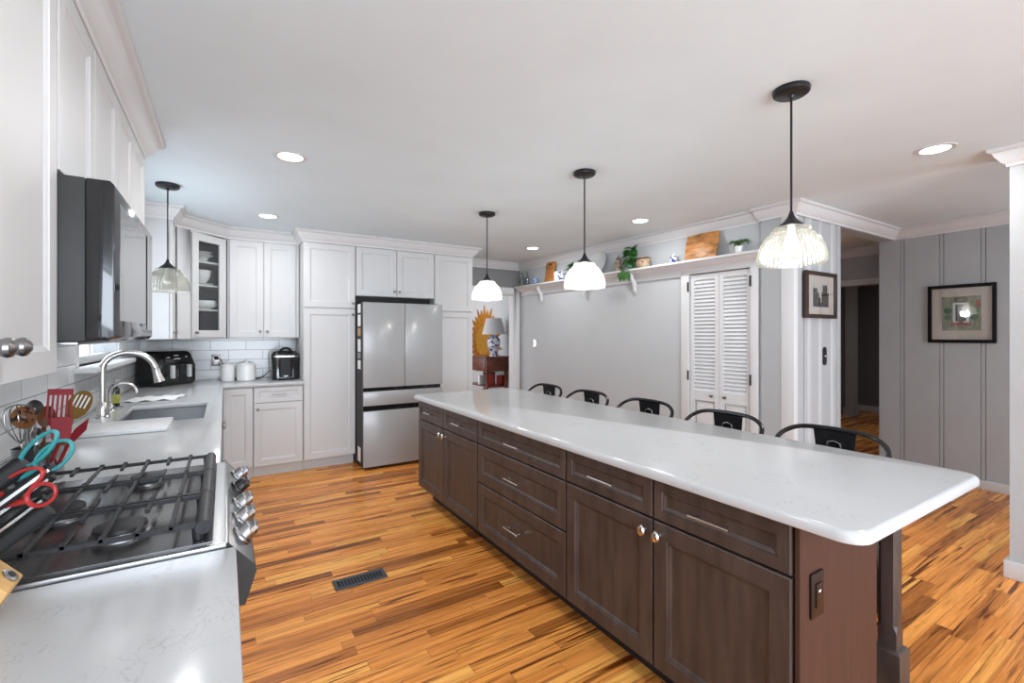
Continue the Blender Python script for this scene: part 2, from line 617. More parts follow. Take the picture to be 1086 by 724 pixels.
def root_matrix(o):
    while o.parent is not None:
        o = o.parent
    return Matrix.Translation(o.location) @ o.rotation_euler.to_matrix().to_4x4()


def tag(o, label, cat, group=None):
    o['label'] = label
    o['category'] = cat
    if group:
        o['group'] = group
    return o


def thing(name, label, cat, loc=(0, 0, 0), rz=0.0, group=None):
    o = bpy.data.objects.new(name, None)
    o.empty_display_size = 0.05
    o.location = loc
    o.rotation_euler = (0, 0, rz)
    C.objects.link(o)
    return tag(o, label, cat, group)


def struct(mb, name, mat, **k):
    o = mb.build(name, mat, **k)
    if o.parent is None:
        o['kind'] = 'structure'
    return o


def children_of(o):
    return [c for c in bpy.data.objects if c.parent == o]


def copy_tree(o, parent=None):
    c = o.copy()
    C.objects.link(c)
    if parent is not None:
        c.parent = parent
    for ch in children_of(o):
        copy_tree(ch, c)
    return c


def bez(p0, p1, p2, p3, n=10):
    p0, p1, p2, p3 = map(Vector, (p0, p1, p2, p3))
    return [p0 * (1 - t) ** 3 + p1 * 3 * t * (1 - t) ** 2 + p2 * 3 * t * t * (1 - t) + p3 * t ** 3 for t in (i / n for i in range(n + 1))]


def axis_matrix(origin, zdir, xhint=(0, 0, 1)):
    z = Vector(zdir).normalized()
    x = Vector(xhint)
    x = x - z * x.dot(z)
    if x.length < 1e-4:
        x = Vector((1, 0, 0)) - z * z.x
    x.normalize()
    y = z.cross(x)
    m = Matrix((x, y, z)).transposed().to_4x4()
    m.translation = Vector(origin)
    return m


# ------------------------------------------------------------------ setting: floor, ceiling, walls
CEIL = 2.44
XL, YB = -0.69, 5.66                 # left wall, back wall
P0 = Vector((3.88, 2.0, 0))          # right wall starts here and leans slightly inwards towards the back
PH = 0.035
RU = Vector((-math.sin(PH), math.cos(PH), 0))
RN = Vector((-math.cos(PH), -math.sin(PH), 0))
RROT = -PI / 2 + PH


def RW(s, n=0.0, z=0.0):
    p = P0 + RU * s + RN * n
    return Vector((p.x, p.y, z))


RWM = Matrix((tuple(RU) , tuple(RN), (0, 0, 1))).transposed().to_4x4()
RWM.translation = P0                 # local (s, n, z) -> world

struct(MB().box(-0.9, 11.0, -3.2, 10.0, -0.12, 0.0), 'floor', M_FLOOR)
struct(MB().box(-0.9, 11.0, -3.2, 10.0, CEIL, CEIL + 0.12), 'ceiling', M_CEIL)

# left wall with the window opening over the sink; tile from the counter to the wall cabinets
WY0, WY1, WZ0, WZ1 = 3.42, 4.56, 1.20, 2.12
mb = MB().slab([-3.2, WY0, WY1, YB + 0.15], [0, WZ0, WZ1, CEIL],
               lambda y, z: not (WY0 < y < WY1 and WZ0 < z < WZ1), XL - 0.14, XL, lambda y, z, x: (x, y, z))
struct(mb, 'wall_left', M_WALL)
mb = MB().slab([-0.8, WY0 - 0.06, WY1 + 0.06, YB - 0.006], [0.9145, WZ0 - 0.03, 1.42],
               lambda y, z: not (WY0 - 0.06 < y < WY1 + 0.06 and z > WZ0 - 0.03), XL, XL + 0.008, lambda y, z, x: (x, y, z))
struct(mb, 'trim_1', M_TILE)
mb = MB().slab([XL + 0.008, 0.672], [0.9145, 1.40], lambda x, z: True, YB - 0.008, YB, lambda x, z, y: (x, y, z))
struct(mb, 'trim_2', M_TILE)
struct(MB().box(XL - 0.14, 2.60, YB, YB + 0.14, 0, CEIL), 'wall_back', M_WALL)
# wall with the cased opening to the room behind
HB = 5.80
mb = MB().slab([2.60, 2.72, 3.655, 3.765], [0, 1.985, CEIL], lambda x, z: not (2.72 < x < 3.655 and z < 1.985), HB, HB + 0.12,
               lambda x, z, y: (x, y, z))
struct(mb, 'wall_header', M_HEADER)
mb = MB().box(3.635, 3.735, HB - 0.022, HB, 0, 2.07).box(2.60, 3.635, HB - 0.022, HB, 1.975, 2.07)
mb.box(3.63, 3.655, HB, HB + 0.12, 0, 1.985).box(2.60, 3.63, HB, HB + 0.12, 1.965, 1.985)
struct(mb, 'trim_3', M_TRIM, bevel=0.004)

# right wall (slightly out of square), with the louvred closet opening
CS0, CS1, CZ = 0.30, 0.905, 1.965
mb = MB().slab([0.0, CS0, CS1, 3.80], [0, CZ, CEIL], lambda s, z: not (CS0 < s < CS1 and z < CZ), -0.14, 0.0,
               lambda s, z, n: tuple(RWM @ Vector((s, n, z))))
struct(mb, 'wall_right', M_WALL)
mb = MB().slab([CS0 - 0.1, CS1 + 0.1], [0, 2.1], lambda s, z: True, -0.60, -0.56, lambda s, z, n: tuple(RWM @ Vector((s, n, z))))
struct(mb, 'wall_closet_back', M_WALL)
# closet casing: two legs and a head that carries the shelf
mb = MB()
mb.box(CS1, CS1 + 0.088, 0.0, 0.022, 0, 2.035).box(CS0 - 0.07, CS0, 0.0, 0.022, 0, 2.035).box(CS0, CS1, 0.0, 0.022, CZ, 2.035)
struct(mb, 'trim_4', M_TRIM, M=RWM, bevel=0.004)
struct(MB().box(CS1 + 0.09, 3.77, 0.0, 0.012, 0, 0.11), 'baseboard_right', M_TRIM, M=RWM, bevel=0.003)

# wall end with corner boards, and the panelled wall that carries the small picture
mb = MB().box(3.842, 3.90, 1.93, 2.035, 0, CEIL)
struct(mb, 'trim_5', M_TRIM, bevel=0.004)
struct(MB().box(3.848, 3.90, 2.036, 2.20, 0, CEIL), 'wall_corner', M_PANEL)


def panelled(name, a0, a1, beads, z0, z1, mapf, mat):
    """vertical boards with a narrow bead strip in each groove"""
    mb = MB()
    beads = sorted(beads)
    e = [a0] + [b for q in beads for b in (q - 0.019, q + 0.019)] + [a1]
    for i in range(0, len(e), 2):
        mb.slab([e[i], e[i + 1]], [z0, z1], lambda a, z: True, 0, 0.012, mapf)
    for q in beads:
        mb.slab([q - 0.012, q + 0.012], [z0, z1], lambda a, z: True, 0, 0.009, mapf)
    mb.slab([a0, a1], [z0, z1], lambda a, z: True, -0.10, 0.002, mapf)
    return struct(mb, name, mat)


panelled('wall_picture', 3.90, 4.60, [3.985], 0, CEIL, lambda a, z, d: (a, 1.945 - d, z), M_PANEL)
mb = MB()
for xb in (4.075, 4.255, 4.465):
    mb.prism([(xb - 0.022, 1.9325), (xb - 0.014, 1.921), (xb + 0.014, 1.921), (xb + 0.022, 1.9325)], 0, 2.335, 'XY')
struct(mb, 'trim_15', principled('batten_lit_paint', (0.50, 0.505, 0.51), 0.5, noise=0.02))  # same paint as the panelling, made paler for the light the battens catch
struct(MB().box(4.60, 5.75, 1.935, 2.05, 2.335, CEIL), 'wall_beam', M_PANEL)
struct(MB().box(4.545, 4.605, 1.922, 2.055, 0, 2.335), 'trim_6', M_PANEL, bevel=0.004)
panelled('wall_far_right', -3.0, 2.05, [1.858, 1.56, 1.277, 0.98, 0.70, 0.42, 0.14, -0.14, -0.42], 0, CEIL,
         lambda a, z, d: (5.762 - d, a, z), M_PANEL)
struct(MB().box(5.728, 5.75, -3.0, 2.04, 0, 0.085), 'baseboard_far_right', M_TRIM, bevel=0.005)
# wall stub at the right edge of the picture
struct(MB().box(3.79, 3.92, -2.2, 0.735, 0, CEIL), 'wall_stub', M_STUB)
mb = MB().box(3.770, 3.790, -2.2, 0.757, 0, 0.10).box(3.790, 3.940, 0.735, 0.757, 0, 0.10).box(3.92, 3.94, -2.2, 0.735, 0, 0.10)
struct(mb, 'baseboard_stub', M_TRIM, bevel=0.006)
# hall beyond the opening: doorway wall, far wall and a partition end
mb = MB().slab([1.9, 2.16, 3.25, 4.4], [0, 1.985, CEIL], lambda y, z: not (2.16 < y < 3.25 and z < 1.985), 6.60, 6.72, lambda y, z, x: (x, y, z))
struct(mb, 'wall_hall', M_PANEL)
mb = MB().box(6.575, 6.60, 2.05, 3.36, 1.985, 2.06).box(6.575, 6.60, 3.25, 3.36, 0, 1.985).box(6.575, 6.60, 2.05, 2.16, 0, 1.985)
struct(mb, 'trim_7', M_TRIM, bevel=0.004)
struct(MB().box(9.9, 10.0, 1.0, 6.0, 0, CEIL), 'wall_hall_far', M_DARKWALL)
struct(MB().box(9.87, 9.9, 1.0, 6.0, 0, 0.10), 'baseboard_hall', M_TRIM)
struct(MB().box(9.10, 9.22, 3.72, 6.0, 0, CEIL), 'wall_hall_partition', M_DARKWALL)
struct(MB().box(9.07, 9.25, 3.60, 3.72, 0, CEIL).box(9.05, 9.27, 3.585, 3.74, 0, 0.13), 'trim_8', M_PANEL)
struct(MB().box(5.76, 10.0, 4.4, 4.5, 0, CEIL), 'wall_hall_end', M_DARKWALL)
struct(MB().box(5.87, 9.9, 0.88, 0.98, 0, CEIL), 'wall_hall_blocker', M_DARKWALL)  # unseen wall added to keep outside light out of the hall
# room behind the cased opening
struct(MB().box(4.27, 4.37, 5.92, 9.6, 0, CEIL), 'wall_den_right', M_WALL)
struct(MB().box(1.5, 4.37, 9.5, 9.6, 0, CEIL), 'wall_den_back', M_WALL)

# crown mouldings
CROWN = [(0.0, -0.105), (0.010, -0.105), (0.014, -0.090), (0.030, -0.078), (0.052, -0.045), (0.060, -0.026), (0.074, -0.020),
         (0.080, -0.012), (0.080, -0.001), (0.0, -0.001)]


def crown(name, path, prof=CROWN, z=CEIL, mat=None):
    P = [Vector((*p, 0)) for p in path]
    rings = []
    for i, p in enumerate(P):
        d0 = (P[i] - P[i - 1]).normalized() if i else None
        d1 = (P[i + 1] - P[i]).normalized() if i < len(P) - 1 else None
        n0 = Vector((d0.y, -d0.x, 0)) if d0 else None
        n1 = Vector((d1.y, -d1.x, 0)) if d1 else None
        if n0 is None:
            m = n1
        elif n1 is None:
            m = n0
        else:
            m = (n0 + n1)
            m = m / max(0.2, m.dot(n0))
        rings.append([p + m * o + Vector((0, 0, z + h)) for o, h in prof])
    return struct(MB().loops(rings), name, mat or M_TRIM, smooth=25)


CABCROWN = [(-0.03, -0.112), (0.006, -0.112), (0.010, -0.096), (0.026, -0.086), (0.050, -0.050), (0.060, -0.028), (0.076, -0.022),
            (0.084, -0.012), (0.084, -0.001), (-0.03, -0.001)]
crown('trim_9', [(-0.366, 0.2), (-0.366, 3.155), (XL, 3.155)], CABCROWN)
crown('trim_10', [(XL, 4.705), (-0.366, 4.705), (-0.366, 4.985), (0.025, 5.352), (0.672, 5.352), (0.672, 5.075), (2.588, 5.075), (2.588, HB)], CABCROWN)
a, b2 = RW(3.77), RW(0.215)
crown('trim_11', [(2.588, HB), (a.x, HB), (b2.x, b2.y), (3.842, 2.20), (3.842, 1.925), (5.75, 1.925), (5.75, -3.0)])
crown('trim_12', [(3.92, -2.2), (3.92, 0.735), (3.79, 0.735), (3.79, -2.2)])
crown('trim_13', [(6.60, 4.4), (6.60, 1.95)])
crown('trim_14', [(XL, 3.16), (XL, 4.70)])

# window over the sink
wf = MB()
wf.box(XL - 0.10, XL + 0.012, WY0 - 0.06, WY0, WZ0, WZ1 + 0.06).box(XL - 0.10, XL + 0.012, WY1, WY1 + 0.06, WZ0, WZ1 + 0.06)
wf.box(XL - 0.10, XL + 0.012, WY0, WY1, WZ1, WZ1 + 0.06).box(XL - 0.10, XL - 0.04, WY0, WY1, WZ0, WZ0 + 0.05)
wf.box(XL - 0.09, XL - 0.05, WY0, WY1, 1.64, 1.68).box(XL - 0.09, XL - 0.05, (WY0 + WY1) / 2 - 0.015, (WY0 + WY1) / 2 + 0.015, WZ0, WZ1)
win = struct(wf, 'window_1', M_TRIM, bevel=0.004)
MB().box(XL - 0.072, XL - 0.068, WY0, WY1, WZ0 + 0.04, WZ1).build('window_pane', M_GLASS, win)
MB().box(XL - 0.05, XL + 0.10, WY0 - 0.09, WY1 + 0.09, WZ0 - 0.03, WZ0).build('window_sill', M_TRIM, win, bevel=0.006)

# ------------------------------------------------------------------ cabinets
T = 0.020


def door_bm(mb, x0, x1, z0, z1, style='white', y=0.0, rail=None):
    w, h = x1 - x0, z1 - z0
    if style == 'white':
        r = rail or min(0.058, h * 0.25)
        st = [(0, 0.0), (0, -T + 0.002), (0.002, -T), (r, -T), (r + 0.003, -T + 0.003), (r + 0.006, -T + 0.004), (r + 0.013, -T + 0.009)]
    else:
        r = rail or min(0.060, h * 0.26)
        st = [(0, 0.0), (0, -T + 0.003), (0.003, -T), (r, -T), (r + 0.002, -T + 0.004), (r + 0.006, -T + 0.004), (r + 0.016, -T + 0.011),
              (r + 0.018, -T + 0.011)]
    return mb.ring_panel(x0, x1, z0, z1, st, y)


def knob_mb(x, y, z, r=0.0135, k=1.0):
    M = axis_matrix((x, y, z), (0, -1, 0))
    return MB().lathe([(0.0085, 0), (0.0075, 0.006), (0.0055, 0.012), (0.009, 0.016), (r, 0.021), (r * 1.02, 0.026), (r * 0.8, 0.031), (r * 0.3, 0.034), (0.0, 0.0345)], M, 16)


def oval_knob_mb(x, y, z):
    M = axis_matrix((x, y, z), (0, -1, 0))
    S = Matrix.Diagonal((1.25, 0.95, 1, 1))
    return MB().lathe([(0.008, 0), (0.0065, 0.008), (0.007, 0.014), (0.015, 0.018), (0.018, 0.024), (0.014, 0.031), (0.0, 0.034)], M @ S, 16)


def pull_mb(x, y, z, L=0.12):
    mb = MB()
    mb.tube([(x - L / 2, y - 0.030, z), (x + L / 2, y - 0.030, z)], 0.0055, 10)
    for s in (-1, 1):
        mb.tube([(x + s * L * 0.36, y, z), (x + s * L * 0.36, y - 0.030, z)], 0.0045, 8)
    return mb


def cabinet(name, label, loc, rz, w, d, z0, z1, fronts, style='white', toe=0.0, toe_in=0.07, cat='cabinet', group=None, toe_mat=None, side_mat=None):
    mat = M_CAB if style == 'white' else M_ISL
    t = thing(name, label, cat, (loc[0], loc[1], 0), rz, group)
    MB().box(0.001, w - 0.001, 0.002, d, z0 if toe == 0 else toe, z1).build('body', side_mat or mat, t, local=True, bevel=0.001, seg=1)
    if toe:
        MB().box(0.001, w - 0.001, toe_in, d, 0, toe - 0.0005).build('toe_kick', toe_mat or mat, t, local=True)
    for f in fronts:
        kind, x0, x1, a, b = f[:5]
        o = door_bm(MB(), x0, x1, a, b, style).build('drawer' if kind == 'drawer' else 'door', mat, t, local=True, smooth=20)
        for hw in f[5:]:
            if hw[0] == 'knob':
                knob_mb(hw[1], -T, hw[2]).build('knob', M_PEWTER, o, local=True)
            elif hw[0] == 'oval':
                oval_knob_mb(hw[1], -T, hw[2]).build('knob', M_CHROME, o, local=True)
            elif hw[0] == 'pull':
                pull_mb(hw[1], -T, hw[2], hw[3] if len(hw) > 3 else 0.12).build('pull_handle', M_CHROME if style != 'white' else M_PEWTER, o, local=True)
    return t


R90 = PI / 2
# left wall uppers (local x runs away from the camera)
cabinet('wall_cabinet', 'tall white wall cabinet nearest the camera with two oval pewter knobs at its bottom', (-0.383, 0.82), R90, 0.80, 0.305, 1.28, 2.33,
        [('door', 0.003, 0.397, 1.283, 2.325), ('door', 0.403, 0.797, 1.283, 2.325)])
for o in [c for c in children_of(bpy.data.objects['wall_cabinet']) if c.name.startswith('door')]:
    big = 0.362 if o.data.vertices[0].co.x < 0.2 else 0.436
    M = axis_matrix((big, -T, 1.357), (0, -1, 0))
    MB().lathe([(0.013, 0), (0.010, 0.004), (0.007, 0.014), (0.010, 0.019), (0.019, 0.025), (0.022, 0.032), (0.020, 0.039), (0.010, 0.045), (0, 0.046)],
               M @ Matrix.Diagonal((0.85, 1, 1, 1)), 20).build('knob', M_PEWTER, o, local=True)
cabinet('wall_cabinet', 'short white two-door cabinet directly above the black microwave', (-0.383, 1.63), R90, 0.785, 0.305, 1.805, 2.33,
        [('door', 0.003, 0.389, 1.808, 2.325, ('knob', 0.36, 1.85)), ('door', 0.395, 0.782, 1.808, 2.325, ('knob', 0.424, 1.85))])
cabinet('wall_cabinet', 'white two-door wall cabinet behind the microwave, ending at the sink window', (-0.383, 2.42), R90, 0.73, 0.305, 1.37, 2.33,
        [('door', 0.003, 0.362, 1.373, 2.325, ('knob', 0.33, 1.43)), ('door', 0.368, 0.727, 1.373, 2.325, ('knob', 0.40, 1.43))])
cabinet('wall_cabinet', 'narrow white wall cabinet between the sink window and the glass-door corner cabinet', (-0.383, 4.71), R90, 0.272, 0.305, 1.345, 2.33,
        [('door', 0.008, 0.268, 1.348, 2.325, ('knob', 0.06, 1.40))])
cabinet('wall_cabinet', 'white two-door wall cabinet above the coffee maker, beside the tall pantry', (0.0225, 5.365), 0, 0.6505, 0.294, 1.35, 2.33,
        [('door', 0.020, 0.315, 1.353, 2.325, ('knob', 0.285, 1.415)), ('door', 0.321, 0.615, 1.353, 2.325, ('knob', 0.351, 1.415))])
# diagonal corner cabinet with a glazed door
DA = math.atan2(0.355, 0.37)
cc = thing('corner_wall_cabinet', 'white diagonal corner wall cabinet with a glass door showing white dishes', 'cabinet', (-0.352, 4.992, 0), DA)
Minv = root_matrix(cc).inverted()
DW = 0.512
z0, z1 = 1.345, 2.33
mb = MB()
mb.box(0.002, 0.128, 0.0, 0.018, z0, z1).box(0.487, DW - 0.002, 0.0, 0.018, z0, z1).box(0.128, 0.487, 0.0, 0.018, z1 - 0.05, z1).box(0.128, 0.487, 0.0, 0.018, z0, z0 + 0.03)
mb.build('face_frame', M_CAB, cc, local=True, bevel=0.001, seg=1)
poly = [(-0.352, 4.99), (0.02, 5.347), (0.03, 5.65), (-0.682, 5.65), (-0.682, 4.99)]
pl = [(Minv @ Vector((x, y, 0))).to_2d() for x, y in poly]
pl = [(p[0], p[1] + (0.019 if i < 2 else 0)) for i, p in enumerate(pl)]
mb = MB()
mb.prism(pl, z0, z0 + 0.018, 'XY').prism(pl, z1 - 0.018, z1, 'XY')
for i in range(1, 5):
    p, q = Vector((*pl[i], 0)), Vector((*pl[(i + 1) % 5], 0))
    d = (q - p).normalized()
    nn = Vector((-d.y, d.x, 0)) * 0.012
    mb.loops([[Vector((v.x, v.y, zz)) for v in (p, q, q + nn, p + nn)] for zz in (z0 + 0.018, z1 - 0.018)])
mb.build('body', M_CABSHADE, cc, local=True)
c0 = sum((Vector(p) for p in pl), Vector((0, 0))) / 5
SHZ = [1.625, 1.855, 2.075]
for zz in SHZ:
    ps = [tuple(c0 + (Vector(p) - c0) * 0.93) for p in pl]
    MB().prism(ps, zz - 0.018, zz, 'XY').build('shelf', M_CAB, cc, local=True)
gd = MB()
rr = 0.066
st = [(0.0, 0.0), (0.0, -T + 0.002), (0.002, -T), (rr - 0.004, -T), (rr, -T + 0.006), (rr, 0.0), (0.0, 0.0)]
gd.ring_panel(0.130, 0.485, z0 + 0.012, z1 - 0.02, st, 0.0, cap=False)
gdo = gd.build('door', M_CAB, cc, local=True, smooth=20)
MB().box(0.130 + rr - 0.004, 0.485 - rr + 0.004, -0.010, -0.006, z0 + 0.012 + rr - 0.004, z1 - 0.02 - rr + 0.004).build('glass_pane', M_GLASS, gdo, local=True)
knob_mb(0.160, -T, 1.40).build('knob', M_PEWTER, gdo, local=True)

Mcc = root_matrix(cc)


def bowl(r, h, name, label, cat, x, y, z, prof=None, group=None):
    p = Mcc @ Vector((x, y, z + 0.0005))
    pr = prof or [(r * 0.45, 0), (r * 0.5, 0.006), (r * 0.8, h * 0.45), (r, h), (r * 0.97, h), (r * 0.76, h * 0.5), (r * 0.4, 0.012), (0, 0.012)]
    o = MB().lathe(pr, None, 28).build(name, M_CERAM)
    o.location = p
    return tag(o, label, cat, group)


def plate_prof(r, h=0.018):
    return [(r * 0.55, 0), (r * 0.6, 0.004), (r, h), (r * 0.99, h + 0.003), (r * 0.58, 0.008), (0, 0.008)]


zt = SHZ[2]
bowl(0.055, 0.045, 'bowl', 'small footed white bowl bearing a plate on the top glazed shelf', 'bowl', 0.385, 0.16, zt)
bowl(0.085, 0, 'plate', 'middle wide white plate in the stack on the top glazed shelf', 'plate', 0.385, 0.16, zt + 0.048, plate_prof(0.095, 0.022))
bowl(0.085, 0, 'plate', 'uppermost white plate in the stack on the top glazed shelf', 'plate', 0.385, 0.16, zt + 0.078, plate_prof(0.085, 0.022))
bowl(0.075, 0, 'plate', 'small white saucer under the tall bowl on the second glazed shelf', 'plate', 0.375, 0.15, SHZ[1], plate_prof(0.10, 0.014))
bowl(0.07, 0.12, 'bowl', 'tall rounded white bowl on the second glazed shelf from the top', 'bowl', 0.365, 0.15, SHZ[1] + 0.013,
     [(0.03, 0), (0.032, 0.006), (0.062, 0.035), (0.078, 0.075), (0.083, 0.13), (0.079, 0.13), (0.058, 0.04), (0.02, 0.012), (0, 0.012)])
bowl(0.115, 0.075, 'bowl', 'wide white serving bowl alone on the third glazed shelf', 'bowl', 0.405, 0.17, SHZ[0],
     [(0.06, 0), (0.064, 0.006), (0.108, 0.03), (0.120, 0.055), (0.112, 0.085), (0.107, 0.085), (0.10, 0.035), (0.05, 0.012), (0, 0.012)])
bowl(0.05, 0.05, 'cup', 'small white cup on the floor of the glazed corner cabinet', 'cup', 0.40, 0.13, 1.364,
     [(0.025, 0), (0.03, 0.004), (0.044, 0.05), (0.042, 0.05), (0.026, 0.008), (0, 0.008)])
o = MB().lathe([(0.03, 0), (0.034, 0.003), (0.036, 0.09), (0.034, 0.09), (0.031, 0.006), (0, 0.006)], None, 20).build('drinking_glass', M_BOTTLE)
o.location = Mcc @ Vector((0.31, 0.16, 1.364))
tag(o, 'clear drinking glass on the floor of the glazed corner cabinet', 'glass')

# back wall base units, pantries and the cabinet over the fridge
cabinet('base_cabinet', 'white blind-corner base cabinet with one tall door, left of the drawer unit', (-0.03, 5.08), 0, 0.265, 0.575, 0.11, 0.884,
        [('door', 0.02, 0.261, 0.115, 0.872)], toe=0.11)
cabinet('base_cabinet', 'white base cabinet with a drawer over one door below the coffee maker', (0.236, 5.08), 0, 0.440, 0.575, 0.11, 0.884,
        [('drawer', 0.004, 0.432, 0.725, 0.872, ('pull', 0.218, 0.80, 0.13)), ('door', 0.004, 0.432, 0.115, 0.717, ('knob', 0.035, 0.665))], toe=0.11)
cabinet('pantry_cabinet', 'tall white pantry cabinet with stacked doors, left of the fridge', (0.678, 5.09), 0, 0.508, 0.565, 0.11, 2.33,
        [('door', 0.003, 0.506, 0.115, 1.650, ('knob', 0.480, 1.595)), ('door', 0.003, 0.506, 1.664, 2.322, ('knob', 0.480, 1.715))], toe=0.11)
cabinet('wall_cabinet', 'white two-door cabinet spanning above the refrigerator', (1.190, 5.09), 0, 0.897, 0.565, 1.80, 2.33,
        [('door', 0.006, 0.446, 1.804, 2.322, ('knob', 0.416, 1.86)), ('door', 0.452, 0.893, 1.804, 2.322, ('knob', 0.475, 1.86))])
cabinet('pantry_cabinet', 'tall white pantry cabinet with stacked doors, right of the fridge', (2.090, 5.09), 0, 0.498, 0.565, 0.11, 2.33,
        [('door', 0.003, 0.494, 0.115, 1.650), ('door', 0.003, 0.494, 1.664, 2.322)], toe=0.11)

# left run base units
for y0, w, lab in ((-0.62, 1.80, 'white base cabinet under the near worktop, this side of the range'),
                   (1.985, 0.90, 'white base cabinet between the range and the sink base'),
                   (2.89, 1.16, 'white sink base cabinet under the steel basin'),
                   (4.055, 0.99, 'white base cabinet between the sink base and the back corner')):
    k = [('door', 0.004, w / 2 - 0.003, 0.115, 0.872, ('knob', w / 2 - 0.035, 0.80)), ('door', w / 2 + 0.003, w - 0.004, 0.115, 0.872, ('knob', w / 2 + 0.035, 0.80))]
    if y0 > 4:
        k = [('door', 0.004, w / 2 - 0.003, 0.115, 0.872, ('knob', w / 2 - 0.035, 0.62)), ('door', w / 2 + 0.003, w - 0.03, 0.115, 0.872, ('knob', w / 2 + 0.20, 0.62))]
    if y0 == 2.89:
        t = thing('base_cabinet', lab, 'cabinet', (-0.045, y0, 0), R90)
        MB().box(0.001, 0.018, 0.002, 0.60, 0.11, 0.884).box(w - 0.018, w - 0.001, 0.002, 0.60, 0.11, 0.884).box(0.018, w - 0.018, 0.002, 0.02, 0.11, 0.884) \
            .box(0.018, w - 0.018, 0.02, 0.60, 0.11, 0.13).build('body', M_CAB, t, local=True)
        MB().box(0.001, w - 0.001, 0.07, 0.60, 0, 0.1095).build('toe_kick', M_CAB, t, local=True)
        for f in k:
            dd = door_bm(MB(), *f[1:5]).build('door', M_CAB, t, local=True, smooth=20)
            knob_mb(f[5][1], -T, f[5][2]).build('knob', M_PEWTER, dd, local=True)
    else:
        cabinet('base_cabinet', lab, (-0.045, y0), R90, w, 0.60, 0.11, 0.884, k, toe=0.11)

# worktops
SX0, SX1, SY0, SY1 = -0.505, -0.100, 3.12, 3.87
tag(MB().box(XL + 0.009, 0.022, -0.62, 1.190, 0.8845, 0.914).build('worktop', M_QUARTZ, bevel=0.004),
    'white veined quartz worktop in the foreground, this side of the range', 'worktop')
mb = MB().slab([XL + 0.009, SX0, SX1, -0.012, 0.674], [1.972, SY0, SY1, 5.032, YB - 0.009],
               lambda x, y: not (SX0 < x < SX1 and SY0 < y < SY1) and (x < -0.012 or y > 5.032), 0.8845, 0.914)
tag(mb.build('worktop', M_QUARTZ, bevel=0.004), 'L-shaped white quartz worktop with the sink, running into the back corner', 'worktop')

# sink basin
sk = MB()
a, bb_, c_, d_ = SX0 - 0.006, SX1 + 0.006, SY0 - 0.006, SY1 + 0.006
rings = []
for ins, z in ((-0.012, 0.8835), (-0.012, 0.8825), (0.0, 0.8825), (0.004, 0.72), (0.03, 0.69)):
    rings.append([Vector((a + ins, c_ + ins, z)), Vector((bb_ - ins, c_ + ins, z)), Vector((bb_ - ins, d_ - ins, z)), Vector((a + ins, d_ - ins, z))])
sk.loops(rings, cap0=False)
sko = thing('kitchen_sink', 'undermount stainless steel sink basin in the left worktop', 'sink', ((SX0 + SX1) / 2, (SY0 + SY1) / 2, 0.69))
sk.build('basin', M_SINK, sko, smooth=50)
MB().lathe([(0.045, 0), (0.045, 0.004), (0.03, 0.006), (0.0, 0.004)], Matrix.Translation(((SX0 + SX1) / 2, (SY0 + SY1) / 2, 0.6905)), 24).build('drain', M_CHROME, sko)

# ------------------------------------------------------------------ refrigerator
fr = thing('refrigerator', 'pale glass-front french-door refrigerator with a black niche above', 'refrigerator', (1.62, 5.1, 0))
FX0, FX1, FY = 1.193, 2.052, 4.752
MB().box(FX0, FX1 - 0.004, FY + 0.075, 5.56, 0.03, 1.70).box(FX0 + 0.02, FX1 - 0.03, FY + 0.12, 5.5, 0.0005, 0.03).build('body', M_GREYMET, fr, bevel=0.004)
MB().box(FX0 + 0.008, FX1 - 0.012, FY + 0.03, FY + 0.075, 0.045, 1.69).build('recessed_grip', M_GLOSSBLK, fr)
XM = 1.622
for x0, x1, zz0, zz1, nm in ((FX0, XM - 0.003, 0.840, 1.712, 'door'), (XM + 0.003, FX1, 0.840, 1.712, 'door'), (FX0, FX1, 0.656, 0.800, 'drawer'), (FX0, FX1, 0.034, 0.600, 'drawer')):
    mb = MB()
    mb.box(x0, x1, FY, FY + 0.030, zz0, zz1)
    p = mb.build(nm, M_FRIDGE, fr, bevel=0.003)
MB().box(FX0, FX0 + 0.004, FY + 0.0302, FY + 0.0745, 0.04, 1.70).build('door_edge', M_GREYMET, fr)
for x in (FX0 + 0.04, FX1 - 0.06):
    MB().box(x - 0.03, x + 0.03, FY + 0.06, FY + 0.16, 1.7005, 1.722).build('hinge_cover', M_GREYMET, fr, bevel=0.004)
MB().box(FX0 + 0.002, FX1 + 0.02, 5.20, 5.22, 1.7225, 1.799).build('niche_and_vent_plate', M_MATTBLK, fr)  # flat black sheet closing the gap above the fridge
for i, (zz, h, m, lab) in enumerate(((1.655, 0.09, M_PAPER, 'topmost small white paper magnet on the fridge side'), (1.53, 0.12, M_PAPER, 'second white paper slip down the fridge side'),
                                     (1.41, 0.085, M_TANPAPER, 'tan photo magnet on the fridge side'), (1.27, 0.13, M_PAPER, 'white paper slip below the tan photo on the fridge side'),
                                     (1.165, 0.06, M_PEWTER, 'grey magnetic clip on the fridge side'), (1.07, 0.09, M_PAPER, 'small white note lowest of the notes on the fridge side'),
                                     (0.14, 0.15, M_PAPER, 'white paper tag low on the fridge side near the floor'))):
    o = MB().box(FX0 - 0.0024, FX0 - 0.0004, 4.87, 4.985, zz - h / 2, zz + h / 2).build('magnet', m, bevel=0.0008, seg=1)
    tag(o, lab, 'fridge magnet', 'notes on the side of the fridge')

